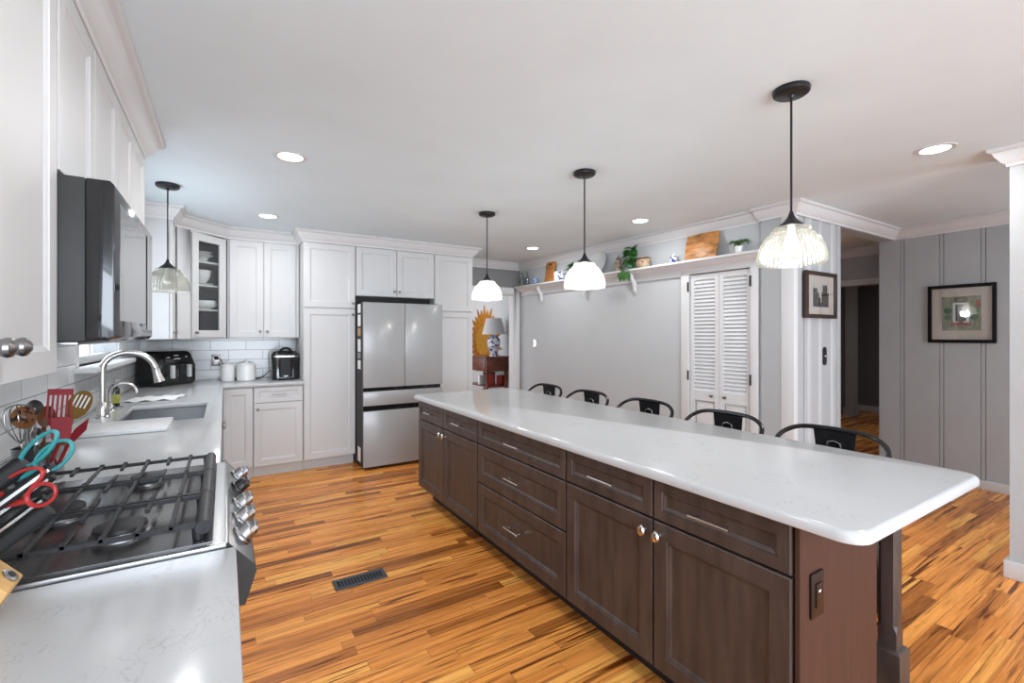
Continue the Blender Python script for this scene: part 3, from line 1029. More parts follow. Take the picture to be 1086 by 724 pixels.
# ------------------------------------------------------------------ microwave over the range
mw = thing('microwave', 'black over-range microwave hanging below the short wall cabinet', 'microwave', (-0.45, 2.0, 1.36))
MB().box(XL + 0.010, -0.312, 1.632, 2.392, 1.362, 1.797).build('body', M_GREYMET, mw, bevel=0.004)
mb = MB().prism([(-0.311, 1.372), (-0.266, 1.362), (-0.252, 1.375), (-0.252, 1.785), (-0.262, 1.796), (-0.311, 1.796)], 1.630, 2.394, 'XZ')
dr = mb.build('door', M_GLOSSBLK, mw, bevel=0.003)
MB().box(-0.2518, -0.2505, 1.70, 2.20, 1.42, 1.75).build('window', M_GLOSSBLK, dr)
MB().box(-0.2518, -0.2503, 2.24, 2.375, 1.40, 1.76).build('control_panel', M_GLOSSBLK, mw)
MB().box(-0.60, -0.34, 1.70, 2.32, 1.352, 1.3615).build('niche_and_vent_plate', M_STEEL, mw, bevel=0.002)

# ------------------------------------------------------------------ range
RY0, RY1 = 1.198, 1.962
rg = thing('gas_range', 'stainless slide-in gas range with black cast-iron grates', 'range', (-0.33, 1.58, 0))
MB().box(XL + 0.03, -0.012, RY0, RY1, 0.06, 0.905).box(XL + 0.05, -0.06, RY0 + 0.02, RY1 - 0.02, 0.0, 0.06).build('body', M_STEEL, rg, bevel=0.003)
mb = MB().slab([XL + 0.03, XL + 0.05, -0.040, 0.004], [RY0 - 0.004, RY0 + 0.012, RY1 - 0.012, RY1 + 0.004], lambda x, y: True, 0.9055, 0.922)
mb.build('rim', M_STEEL, rg, bevel=0.003)
MB().box(XL + 0.055, -0.022, RY0 + 0.016, RY1 - 0.016, 0.9222, 0.9255).build('cooktop', principled('cooktop_enamel', (0.16, 0.16, 0.163), 0.22, 0.8, noise=0.15), rg)
prof = [(-0.0115, 0.921), (0.008, 0.920), (0.060, 0.858), (0.062, 0.845), (0.040, 0.775), (-0.0115, 0.775)]
MB().prism(prof, RY0 + 0.004, RY1 - 0.004, 'XZ').build('control_panel', M_STEEL, rg, bevel=0.003)
for q in ((RY0 - 0.002, RY0 + 0.0035), (RY1 - 0.0035, RY1 + 0.002)):
    MB().prism(prof, q[0], q[1], 'XZ').build('panel_end_cap', M_GREYMET, rg, bevel=0.001, seg=1)
nrm = Vector((0.062, 0, 0.052)).normalized()
for i, y in enumerate((1.305, 1.425, 1.545, 1.715, 1.860)):
    c = Vector((0.034, y, 0.889)) + nrm * 0.0005
    M = axis_matrix(c, nrm, (0, 1, 0))
    k = MB().lathe([(0.027, 0), (0.027, 0.006), (0.0215, 0.008), (0.020, 0.030), (0.017, 0.033), (0, 0.033)], M, 28)
    k.box(-0.026, 0.026, -0.006, 0.006, 0.026, 0.043, M)
    k.build('knob', M_GLOSSBLK if i == 3 else M_STEEL, rg, bevel=0.001, seg=1)
od = MB().box(-0.0115, 0.030, RY0 + 0.006, RY1 - 0.006, 0.17, 0.765)
odo = od.build('oven_door', M_STEEL, rg, bevel=0.004)
MB().box(0.0302, 0.032, RY0 + 0.12, RY1 - 0.12, 0.30, 0.62).build('oven_window', M_GLOSSBLK, odo)
mb = MB().tube([(0.050, RY0 + 0.19, 0.720), (0.050, RY1 - 0.19, 0.720)], 0.010, 12)
for y in (RY0 + 0.23, RY1 - 0.23):
    mb.tube([(0.030, y, 0.715), (0.050, y, 0.720)], 0.008, 8)
mb.build('oven_handle', M_STEEL, odo)
MB().box(-0.0115, 0.028, RY0 + 0.006, RY1 - 0.006, 0.065, 0.163).build('storage_drawer', M_STEEL, rg, bevel=0.004)
# burners
bpos = [(-0.50, 1.36, 0.042), (-0.50, 1.80, 0.036), (-0.20, 1.36, 0.050), (-0.20, 1.80, 0.042), (-0.35, 1.58, 0.050)]
for x, y, r in bpos:
    M = Matrix.Translation((x, y, 0.926))
    b = MB().lathe([(r * 1.15, 0), (r * 1.1, 0.006), (r * 0.85, 0.008), (r * 0.82, 0.014), (0.0, 0.014)], M, 24).build('burner', M_STEEL, rg)
    MB().lathe([(r * 0.95, 0.0145), (r * 1.0, 0.018), (r * 0.96, 0.024), (r * 0.6, 0.027), (0, 0.027)], M, 24).build('burner_cap', M_IRON, b)
GZ = 0.962
gx0, gx1 = XL + 0.075, -0.040
for gi in range(3):
    ya = RY0 + 0.030 + gi * (RY1 - RY0 - 0.06) / 3 + 0.002
    yb = RY0 + 0.030 + (gi + 1) * (RY1 - RY0 - 0.06) / 3 - 0.002
    g = MB()
    h = 0.0048
    # front rail is a heavy rounded bar, the others are square bars
    g.tube([(gx1, ya, GZ - 0.008), (gx1, yb, GZ - 0.008)], 0.016, 12)
    g.tube([(gx0, ya, GZ - 0.006), (gx0, yb, GZ - 0.006)], 0.012, 10)
    for yy in (ya + 0.008, yb - 0.008):
        g.box(gx0, gx1, yy - h, yy + h, GZ - 0.008, GZ + 0.002)
    for k in range(1, 10):
        x = gx0 + (gx1 - gx0) * k / 10.0
        if k % 2:
            g.box(x - 0.0042, x + 0.0042, ya + 0.002, yb - 0.002, GZ - 0.004, GZ + 0.005)
        else:
            Lp = (yb - ya) * 0.34
            g.box(x - 0.0042, x + 0.0042, ya + 0.002, ya + Lp, GZ - 0.004, GZ + 0.005)
            g.box(x - 0.0042, x + 0.0042, yb - Lp, yb - 0.002, GZ - 0.004, GZ + 0.005)
        for yy in (ya + 0.008, yb - 0.008):
            g.box(x - 0.0055, x + 0.0055, yy - 0.006, yy + 0.006, GZ - 0.009, GZ + 0.008)
    for x in (gx0 + 0.01, gx1 - 0.01):
        for yy in (ya + 0.012, yb - 0.012):
            g.lathe([(0.010, 0.9262), (0.012, GZ - 0.008)], Matrix.Translation((x, yy, 0)), 10)
    g.build('grate', M_IRON, rg, bevel=0.001, seg=1)

# ------------------------------------------------------------------ island
IX = 1.382           # carcass front plane (door faces at 1.362)
IZT, IZB = 0.852, 0.14
RI = -R90            # local x runs towards the camera
ISL_TOE = 0.132


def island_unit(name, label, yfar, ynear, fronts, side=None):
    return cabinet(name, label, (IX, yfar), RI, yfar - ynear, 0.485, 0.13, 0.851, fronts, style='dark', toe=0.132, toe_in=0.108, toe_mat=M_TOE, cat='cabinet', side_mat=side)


ZD = 0.691
w = 3.655 - 2.604
x1 = 0.512
island_unit('island_cabinet', 'dark brown island cabinet farthest away, two small drawers above two doors', 3.655, 2.604,
            [('drawer', 0.006, x1 - 0.004, ZD + 0.005, 0.842, ('pull', 0.26, 0.768, 0.125)), ('drawer', x1 + 0.004, w - 0.005, ZD + 0.005, 0.842, ('pull', 0.78, 0.768, 0.125)),
             ('door', 0.006, x1 - 0.004, IZB, ZD - 0.004, ('oval', x1 - 0.032, 0.640)), ('door', x1 + 0.004, w - 0.005, IZB, ZD - 0.004, ('oval', x1 + 0.034, 0.640))])
w = 2.604 - 1.710
island_unit('island_cabinet', 'dark brown island cabinet with three wide drawers, in the middle of the island', 2.604, 1.710,
            [('drawer', 0.005, w - 0.005, ZD + 0.005, 0.842, ('pull', w / 2, 0.768, 0.145)), ('drawer', 0.005, w - 0.005, 0.454, ZD - 0.004, ('pull', w / 2, 0.573, 0.145)),
             ('drawer', 0.005, w - 0.005, IZB, 0.446, ('pull', w / 2, 0.300, 0.145))])
w = 1.710 - 0.688
x1 = 1.710 - 1.191
island_unit('island_cabinet', 'dark brown island cabinet nearest the camera, two drawers above two large doors', 1.710, 0.688,
            [('drawer', 0.005, x1 - 0.004, ZD + 0.005, 0.842, ('pull', 0.262, 0.768, 0.150)), ('drawer', x1 + 0.004, w - 0.006, ZD + 0.005, 0.842, ('pull', 0.77, 0.768, 0.150)),
             ('door', 0.005, x1 - 0.004, IZB, ZD - 0.004, ('oval', x1 - 0.036, 0.640)), ('door', x1 + 0.004, w - 0.006, IZB, ZD - 0.004, ('oval', x1 + 0.032, 0.640))])
tag(MB().box(IX - 0.012, 1.868, 0.673, 0.687, 0.0, 0.8515).build('island_end_panel', M_ISLEND, bevel=0.001, seg=1),
    'plain reddish brown end panel of the island carrying a switch plate', 'panel')
tag(MB().box(1.870, 1.886, 0.687, 3.65, 0.0, 0.8515).build('island_back_panel', M_ISL, bevel=0.001, seg=1), 'dark wood back panel of the island behind the stools', 'panel')
# worktop with rounded corners and an eased edge
def rounded_rect(x0, x1, y0, y1, r, n=6):
    pts = []
    for cx, cy, a0 in ((x1 - r, y1 - r, 0), (x0 + r, y1 - r, 90), (x0 + r, y0 + r, 180), (x1 - r, y0 + r, 270)):
        for i in range(n + 1):
            a = math.radians(a0 + 90 * i / n)
            pts.append((cx + r * math.cos(a), cy + r * math.sin(a)))
    return pts


rings = []
for ins, z in ((0.006, 0.8522), (0.001, 0.8555), (0.0, 0.860), (0.0, 0.872), (0.003, 0.880), (0.008, 0.8845), (0.014, 0.886)):
    rings.append([Vector((x, y, z)) for x, y in rounded_rect(1.322 + ins, 2.285 - ins, 0.505 + ins, 3.700 - ins, 0.06 - ins * 0.5)])
tag(MB().loops(rings).build('island_worktop', M_QUARTZ, smooth=30), 'long white quartz island top with rounded corners', 'worktop')
# corner posts under the overhang
for yc, lab in ((0.742, 'square dark wood island post under the near overhanging corner'), (3.50, 'square dark wood island post under the far overhanging corner')):
    p = thing('island_post', lab, 'post', (2.18, yc, 0), 0, 'posts under the island overhang')
    X, Y = (2.18 if yc < 1 else 2.07), yc
    p.location.x = X
    rings = []
    for hw, z in ((0.046, 0.0), (0.046, 0.175), (0.040, 0.186), (0.030, 0.190), (0.030, 0.225)):
        rings.append([Vector((X + a_ * hw, Y + b_ * hw, z)) for a_, b_ in ((-1, -1), (1, -1), (1, 1), (-1, 1))])
    MB().loops(rings).build('base_block', M_ISL, p, bevel=0.0015, seg=1)
    rings = []
    for ch, z in ((0.001, 0.2252), (0.001, 0.25), (0.011, 0.275), (0.011, 0.78), (0.001, 0.805), (0.001, 0.8515)):
        h = 0.030
        oc = [(-h + ch, -h), (h - ch, -h), (h, -h + ch), (h, h - ch), (h - ch, h), (-h + ch, h), (-h, h - ch), (-h, -h + ch)]
        rings.append([Vector((X + a_, Y + b_, z)) for a_, b_ in oc])
    MB().loops(rings).build('shaft', M_ISL, p, smooth=15)
sw = thing('switch_plate', 'dark bronze switch plate on the reddish end panel of the island', 'switch', (1.456, 0.6725, 0.63))
MB().box(1.420, 1.492, 0.6655, 0.6725, 0.565, 0.695).build('plate', M_BRONZE, sw, bevel=0.003)
MB().box(1.440, 1.474, 0.6615, 0.6653, 0.595, 0.665).build('rocker', M_BRONZE, sw, bevel=0.0015)
MB().box(1.450, 1.462, 0.6605, 0.6613, 0.640, 0.646).build('indicator', M_CERAM, sw)

# ------------------------------------------------------------------ stools
SY_ = [(3.45, 'far-end black metal stool, smallest in view behind the island'), (2.868, 'black metal stool second from the fridge end behind the island'),
       (2.262, 'middle black metal stool of the row behind the island'), (1.662, 'black metal stool in front of the louvred closet door'),
       (1.094, 'nearest black metal stool, in front of the dark hall opening')]
SXB = 2.55


def make_stool():
    t = thing('bar_stool', '', 'stool', (SXB, 0, 0), 0, 'black metal stools along the island')
    # local: the sitter faces -x (the island); back arch stands at x = 0
    seat = MB()
    rings = []
    for ins, z in ((0.012, 0.585), (0.0, 0.590), (0.0, 0.602), (0.010, 0.608), (0.030, 0.604)):
        rings.append([Vector((x, y, z)) for x, y in rounded_rect(-0.335 + ins, 0.0 - ins, -0.168 + ins, 0.168 - ins, 0.05)])
    seat.loops(rings)
    seat.build('seat', M_GUN, t, local=True)
    for sx, sy in ((-1, -1), (-1, 1), (1, -1), (1, 1)):
        x0, y0 = -0.168 + sx * 0.135, sy * 0.135
        x1, y1 = -0.168 + sx * 0.205, sy * 0.205
        rings = []
        for f, hw in ((0.0, 0.020), (0.5, 0.024), (1.0, 0.028)):
            x, y, z = x1 + (x0 - x1) * f, y1 + (y0 - y1) * f, 0.588 * f
            rings.append([Vector((x + a_ * hw, y + b_ * hw, z)) for a_, b_ in ((-1, -1), (1, -1), (1, 1), (-1, 1))])
        lg = MB().loops(rings).build('leg', M_GUN, t, local=True, bevel=0.004)
    for z, k in ((0.20, 0.188), (0.34, 0.170)):
        r = MB()
        if z < 0.3:
            for a_, b_ in (((-1, -1), (-1, 1)), ((1, -1), (1, 1))):
                r.tube([(-0.168 + a_[0] * k, a_[1] * k, z), (-0.168 + b_[0] * k, b_[1] * k, z)], 0.009, 8)
        else:
            for a_, b_ in (((-1, -1), (1, -1)), ((-1, 1), (1, 1))):
                r.tube([(-0.168 + a_[0] * k, a_[1] * k, z), (-0.168 + b_[0] * k, b_[1] * k, z)], 0.009, 8)
        r.build('footrest', M_GUN, t, local=True)
    # wrap-round back tube: from the front of the seat sides, up and round the back
    zt_ = 0.915
    half = [(-0.21, 0.165, 0.602), (-0.19, 0.200, 0.68), (-0.13, 0.232, 0.775), (-0.075, 0.243, 0.830), (-0.035, 0.228, 0.868), (-0.010, 0.185, 0.897), (0.0, 0.13, 0.911), (0.004, 0.06, zt_)]
    pts = [Vector(p) for p in half] + [Vector((0.005, 0, zt_ + 0.001))] + [Vector((p[0], -p[1], p[2])) for p in reversed(half)]
    sm = []
    for i in range(len(pts) - 1):
        p0, p1, p2, p3 = pts[max(i - 1, 0)], pts[i], pts[i + 1], pts[min(i + 2, len(pts) - 1)]
        for k in range(4):
            u = k / 4
            sm.append(0.5 * ((2 * p1) + (p2 - p0) * u + (2 * p0 - 5 * p1 + 4 * p2 - p3) * u * u + (3 * p1 - p0 - 3 * p2 + p3) * u ** 3))
    sm.append(pts[-1])
    MB().tube(sm, 0.0115, 10).build('back_frame', M_GUN, t, local=True)
    # splat, narrow at the seat, with a pressed oval slot
    n = 12
    rings = []
    for i in range(n + 1):
        f = i / n
        z = 0.606 + (0.907 - 0.606) * f
        hw = 0.066 + 0.028 * f
        x = -0.012 + 0.014 * f + 0.01 * math.sin(PI * f)
        rings.append([Vector((x, -hw, z)), Vector((x + 0.004, -hw * 0.3, z)), Vector((x + 0.004, hw * 0.3, z)), Vector((x, hw, z)), Vector((x - 0.003, hw, z)),
                      Vector((x + 0.001, hw * 0.3, z)), Vector((x + 0.001, -hw * 0.3, z)), Vector((x - 0.003, -hw, z))])
    sp = MB().loops(rings).build('backrest', M_GUN, t, local=True)
    arch = [(0.0, -0.030, 0.72), (0.0, -0.032, 0.82), (0.0, -0.026, 0.850), (0.0, 0.0, 0.858), (0.0, 0.026, 0.850), (0.0, 0.032, 0.82), (0.0, 0.030, 0.72)]
    MB().tube([(p[0] - 0.004, p[1], p[2]) for p in arch], 0.0045, 8).build('pressed_rim', principled('pale_metal_rim', (0.25, 0.25, 0.26), 0.2, 0.9, noise=0.1), sp, local=True)  # rim in paler metal than the rest of the stool
    return t


proto = make_stool()
for i, (y, lab) in enumerate(SY_):
    o = proto if i == 0 else copy_tree(proto)
    o.location = (SXB, y, 0)
    o['label'] = lab

# ------------------------------------------------------------------ pendants
def make_pendant(glass, lit):
    t = thing('pendant_lamp', '', 'pendant lamp', (0, 0, 0), 0, 'glass dome pendants')
    zb = -0.755
    MB().lathe([(0.0, 0.0), (0.071, -0.001), (0.073, -0.006), (0.070, -0.020), (0.060, -0.027), (0.014, -0.030), (0.010, -0.040), (0.0, -0.040)][::-1], None, 32).build('canopy', M_BLACK, t, local=True)
    MB().tube([(0, 0, -0.03), (0, 0, zb + 0.20)], 0.0048, 8).build('rod', M_BLACK, t, local=True)
    prof = [(0.005, zb + 0.232), (0.008, zb + 0.222), (0.014, zb + 0.205), (0.026, zb + 0.188), (0.044, zb + 0.173), (0.050, zb + 0.166), (0.046, zb + 0.163), (0.0, zb + 0.163)]
    MB().lathe(prof, None, 24).build('socket_cap', M_BLACK, t, local=True)
    out = [(0.050, 0.163), (0.068, 0.158), (0.073, 0.150), (0.072, 0.142), (0.090, 0.126), (0.108, 0.104), (0.121, 0.078), (0.129, 0.050), (0.133, 0.022), (0.134, 0.004)]
    prof = [(r, zb + z) for r, z in out] + [(0.1345, zb), (0.1315, zb)] + [(r - 0.004, zb + z - 0.001) for r, z in reversed(out)]
    MB().lathe(prof, None, 288, rib=(44, 0.016, 0.06, zb + 0.012), cap0=False, cap1=False).build('glass_shade', glass, t, local=True, smooth=60)
    MB().lathe([(0.0, zb + 0.050), (0.014, zb + 0.053), (0.026, zb + 0.066), (0.030, zb + 0.084), (0.026, zb + 0.104), (0.015, zb + 0.128), (0.013, zb + 0.1625)], None, 20).build(
        'bulb', M_BULB if lit else M_CERAM, t, local=True)
    return t


def pend_light(x, y, w):
    l = bpy.data.lights.new('pendant_bulb_light', 'POINT')
    l.energy = w
    l.shadow_soft_size = 0.05
    l.color = (1, 0.97, 0.93)
    o = bpy.data.objects.new('pendant_bulb_light', l)
    o.location = (x, y, CEIL - 0.755 + 0.02)
    C.objects.link(o)


pa = make_pendant(M_PENDGLASS, True)
pb = make_pendant(M_PENDWHITE, True)
pc = make_pendant(M_PENDGLASS, False)
pa.location = (2.077, 1.056, CEIL)
pa['label'] = 'nearest pendant lamp, clear ribbed glass dome over the near end of the island'
pb.location = (1.991, 2.305, CEIL)
pb['label'] = 'glowing white dome pendant over the middle of the island'
pd = copy_tree(pb)
pd.location = (1.94, 3.527, CEIL)
pd['label'] = 'glowing dome pendant over the far end of the island, near the fridge'
pc.location = (-0.339, 4.046, CEIL)
pc['label'] = 'clear ribbed glass pendant hanging above the kitchen sink'
for x, y, w_ in ((2.077, 1.056, PENDANT_W * 0.6), (1.991, 2.305, PENDANT_W), (1.94, 3.527, PENDANT_W), (-0.339, 4.046, PENDANT_W * 0.04)):
    pend_light(x, y, w_)

# ------------------------------------------------------------------ recessed downlights
DL = [(0.333, 3.03, 'recessed ceiling light nearest above the range side of the floor'), (0.329, 4.651, 'recessed ceiling light in front of the back wall cabinets'),
      (0.333, 1.30, 'added recessed ceiling light out of view, brightening the near worktop'),  # extra lamp added beyond the view because the foreground worktop was dark
      (3.28, 3.015, 'recessed ceiling light in front of the trailing shelf plant'), (3.199, 4.659, 'recessed ceiling light near the far end of the display shelf'),
      (3.444, 0.962, 'large recessed ceiling light at the dining opening, upper right')]
dl = thing('recessed_light', '', 'ceiling light', (0, 0, CEIL), 0, 'recessed ceiling lights')
MB().lathe([(0.068, -0.0005), (0.068, -0.004), (0.074, -0.006), (0.092, -0.004), (0.094, -0.0005)], None, 40, cap0=False, cap1=False).build('trim_ring', M_TRIM, dl, local=True)
MB().lathe([(0.0, -0.003), (0.067, -0.003), (0.067, -0.001), (0.0, -0.001)], None, 40).build('lens', M_LENS, dl, local=True)
for i, (x, y, lab) in enumerate(DL):
    o = dl if i == 0 else copy_tree(dl)
    o.location = (x, y, CEIL)
    o['label'] = lab
    area('downlight_beam', (x, y, CEIL - 0.012), 0.13, DOWNLIGHT_W)

# ------------------------------------------------------------------ floor register
vt = thing('floor_register', 'dark grey slotted floor register in the wood floor', 'floor vent', (0.65, 2.665, 0))
mb = MB().slab([0.508, 0.530, 0.770, 0.792], [2.608, 2.630, 2.702, 2.724], lambda x, y: not (0.53 < x < 0.77 and 2.63 < y < 2.702), 0.0005, 0.006)
mb.build('frame', M_VENT, vt, bevel=0.0015, seg=1)
MB().box(0.53, 0.77, 2.63, 2.702, 0.0004, 0.0012).build('dark_slot_backing', M_RUBBER, vt)  # darkness below the slots put in as a black sheet
mb = MB()
for k in range(13):
    x = 0.545 + k * 0.0175
    mb.box(x - 0.0038, x + 0.0038, 2.63, 2.702, 0.0046, 0.0056)
mb.build('louvers', M_VENT, vt)

# ------------------------------------------------------------------ display shelf on the right wall
SH = 2.085
sf = thing('wall_shelf', 'long white display shelf high on the right wall', 'shelf', RW(2.0, 0, 2.04), RROT)
Ms = RWM
MB().box(0.13, 3.74, 0.0235, 0.146, SH - 0.022, SH).build('board', M_TRIM, sf, M=Ms, bevel=0.004)
MB().prism([(0.0235, SH - 0.085), (0.034, SH - 0.085), (0.04, SH - 0.07), (0.095, SH - 0.045), (0.112, SH - 0.024), (0.128, SH - 0.0225), (0.0235, SH - 0.0225)], 0.16, 3.74, 'YZ').build('moulding', M_TRIM, sf, M=Ms)
MB().box(CS1 + 0.09, 3.74, 0.0005, 0.023, SH - 0.13, SH - 0.0225).build('cleat', M_TRIM, sf, M=Ms)
for s in (3.22, 2.36, 1.56):
    mb = MB()
    pts = bez((0, 0.100, SH - 0.046), (0, 0.10, SH - 0.13), (0, 0.03, SH - 0.12), (0, 0.040, SH - 0.235), 12)
    rings = []
    for i, p in enumerate(pts):
        hw = 0.014 + 0.010 * math.sin(PI * i / 12)
        rings.append([Vector((s - 0.014, p.y - hw, p.z)), Vector((s + 0.014, p.y - hw, p.z)), Vector((s + 0.014, p.y + hw, p.z + 0.006)), Vector((s - 0.014, p.y + hw, p.z + 0.006))])
    mb.loops(rings)
    mb.box(s - 0.014, s + 0.014, 0.0236, 0.034, SH - 0.25, SH - 0.09)
    mb.build('bracket', M_TRIM, sf, M=Ms, bevel=0.002, seg=1)

ST = SH + 0.0006


def on_shelf(mb, name, mat, label, cat, s, n, group=None, z=ST, rot=0.0, **k):
    o = mb.build(name, mat, **k)
    o.location = RW(s, n, z)
    o.rotation_euler = (0, 0, RROT + rot)
    return tag(o, label, cat, group)


botp = [(0.026, 0), (0.030, 0.004), (0.031, 0.10), (0.026, 0.125), (0.016, 0.145), (0.013, 0.17), (0.014, 0.20), (0.011, 0.20), (0.010, 0.15), (0.026, 0.10), (0.026, 0.008), (0, 0.008)]
on_shelf(MB().lathe(botp, None, 20), 'glass_bottle', M_BOTTLE, 'clear glass bottle at the far left end of the shelf, in the corner', 'bottle', 3.62, 0.08, 'glass bottles on the shelf')
on_shelf(MB().lathe(botp, None, 20), 'glass_bottle', M_BOTTLE, 'clear glass bottle beside the grey-blue jar on the shelf', 'bottle', 3.50, 0.08, 'glass bottles on the shelf')
j = thing('lidded_jar', 'grey-blue lidded jar between the glass bottles and the upright board', 'jar', RW(3.33, 0.08, ST), RROT)
MB().lathe([(0.035, 0), (0.052, 0.02), (0.057, 0.055), (0.050, 0.078), (0.036, 0.086), (0.0, 0.086)], None, 24).build('jar_body', M_BW2, j, local=True)
MB().lathe([(0.038, 0.0865), (0.036, 0.095), (0.018, 0.105), (0.006, 0.108), (0.008, 0.122), (0.0, 0.126)], None, 24).build('lid', M_BW2, j, local=True)


def rounded_board(mb, w, h, t, r, hole=False):
    """upright board standing in local x-z, thickness along y, leaning is applied by rotation"""
    n = 6
    pts = []
    for cx, cz, a0 in ((w / 2 - r, h - r, 0), (-w / 2 + r, h - r, 90), (-w / 2 + r * 0.6, r * 0.6, 180), (w / 2 - r * 0.6, r * 0.6, 270)):
        rr_ = r if cz > h / 2 else r * 0.6
        for i in range(n + 1):
            a = math.radians(a0 + 90 * i / n)
            pts.append((cx + rr_ * math.cos(a), cz + rr_ * math.sin(a)))
    return mb.prism(pts, 0, t, 'XZ')


cb = thing('cutting_board', 'upright brown cutting board with a hand slot, leaning at the left half of the shelf', 'cutting board', RW(3.02, 0.075, ST), RROT)
rounded_board(MB(), 0.19, 0.285, 0.020, 0.022).build('board', M_CUTW, cb, local=True, M=Matrix.Rotation(math.radians(-9), 4, 'X'), bevel=0.003)
MB().prism(rounded_rect(-0.032, 0.032, 0.235, 0.255, 0.0095), -0.0008, 0.0003, 'XZ').build('hand_slot', M_FRAMEBRN, cb, local=True, M=Matrix.Rotation(math.radians(-9), 4, 'X'))
on_shelf(MB().lathe([(0.030, 0), (0.034, 0.004), (0.036, 0.10), (0.030, 0.118), (0.022, 0.126), (0.0, 0.128)], None, 20), 'porcelain_canister', M_CERAM,
         'slim pale porcelain canister right of the upright board on the shelf', 'canister', 2.84, 0.08)
mg = thing('porcelain_mug', 'blue and white patterned mug right of the pale canister on the shelf', 'mug', RW(2.735, 0.09, ST), RROT)
MB().lathe([(0.034, 0), (0.042, 0.006), (0.046, 0.05), (0.043, 0.115), (0.039, 0.115), (0.041, 0.05), (0.03, 0.01), (0, 0.01)], None, 24).build('cup', M_BW, mg, local=True)
MB().tube([(0.042, 0, 0.095), (0.070, 0, 0.095), (0.078, 0, 0.06), (0.066, 0, 0.03), (0.044, 0, 0.028)], 0.006, 8).build('handle', M_BW, mg, local=True)


def leaf(mb, base, direction, up, L, W, droop=0.25):
    d = Vector(direction).normalized()
    u = Vector(up)
    u = (u - d * u.dot(d)).normalized()
    sd = d.cross(u)
    outl = [(0.0, 0.0), (-0.06, 0.30), (0.10, 0.48), (0.35, 0.50), (0.62, 0.36), (0.85, 0.15), (1.0, 0.0)]
    b = Vector(base)
    cen = [b + d * (t * L) - u * (droop * L * t * t) + u * 0.0 for t, _ in outl]
    Lf, Rt = [], []
    for (t, wv), c in zip(outl, cen):
        lift = u * (wv * W * 0.35)
        Lf.append(c + sd * (wv * W) + lift)
        Rt.append(c - sd * (wv * W) + lift)
    vc = [mb.bm.verts.new(c) for c in cen]
    vl = [mb.bm.verts.new(c) for c in Lf[1:-1]]
    vr = [mb.bm.verts.new(c) for c in Rt[1:-1]]
    L_ = [vc[0]] + vl + [vc[-1]]
    R_ = [vc[0]] + vr + [vc[-1]]
    for i in range(len(vc) - 1):
        for S_, flip in ((L_, False), (R_, True)):
            q = [vc[i], vc[i + 1], S_[i + 1], S_[i]]
            q2 = []
            for x in q:
                if x not in q2:
                    q2.append(x)
            if len(q2) >= 3:
                mb._face(q2 if flip else list(reversed(q2)))


# bushy plant behind the middle pendant
rnd = random.Random(3)
pp = thing('potted_plant', 'small bushy green plant partly hidden behind the middle pendant shade', 'plant', RW(2.53, 0.08, ST), RROT)
MB().lathe([(0.032, 0), (0.045, 0.07), (0.048, 0.075), (0.044, 0.075), (0.040, 0.066), (0, 0.066)], None, 20).build('pot', M_CERAM, pp, local=True)
mb = MB()
for k in range(70):
    a = rnd.uniform(0, 2 * PI)
    e = rnd.uniform(-0.1, 1.4)
    d = Vector((math.cos(a) * math.cos(e), math.sin(a) * math.cos(e), math.sin(e)))
    leaf(mb, Vector((0, 0, 0.10)) + d * Vector((0.05, 0.045, 0.08)).length * rnd.uniform(0.3, 0.9) * 0.8, d + Vector((rnd.uniform(-.4, .4), rnd.uniform(-.4, .4), rnd.uniform(-.2, .3))), (0, 0, 1), rnd.uniform(0.035, 0.05), 0.03)
mb.build('foliage', M_LEAF, pp, local=True)
# round silver platter leaning on the wall
pt = thing('round_platter', 'large round pale grey platter leaning against the wall on the shelf', 'platter', RW(2.14, 0.085, ST), RROT)
rp = 0.160
Mp = Matrix.Translation((0, 0.0, 0.0)) @ Matrix.Rotation(math.radians(-13), 4, 'X') @ Matrix.Translation((0, 0, rp)) @ Matrix.Rotation(math.radians(90), 4, 'X')
MB().lathe([(0.0, -0.004), (rp * 0.68, -0.004), (rp * 0.75, 0.002), (rp * 0.98, 0.010), (rp, 0.008), (rp * 0.76, -0.004), (rp * 0.68, -0.012), (0, -0.012)], Mp, 48).build(
    'plate', principled('matt_grey_glaze', (0.50, 0.51, 0.51), 0.35, noise=0.08, nscale=4), pt, local=True)
# lidded glass jar with shells
gj = thing('storage_jar', 'lidded glass jar of brown speckled contents left of the trailing plant', 'jar', RW(1.755, 0.085, ST), RROT)
MB().lathe([(0.036, 0), (0.044, 0.006), (0.047, 0.05), (0.042, 0.105), (0.030, 0.125), (0.028, 0.135), (0.0, 0.135)], None, 24).build('contents', M_BASKET, gj, local=True)
MB().lathe([(0.0375, -0.0001), (0.046, 0.006), (0.049, 0.05), (0.044, 0.106), (0.032, 0.127), (0.030, 0.142)], None, 24, cap0=False, cap1=False).build('glass_body', M_BOTTLE, gj, local=True)
MB().lathe([(0.031, 0.1425), (0.030, 0.150), (0.012, 0.160), (0.008, 0.168), (0.011, 0.178), (0.0, 0.183)], None, 20).build('lid', M_PEWTER, gj, local=True)
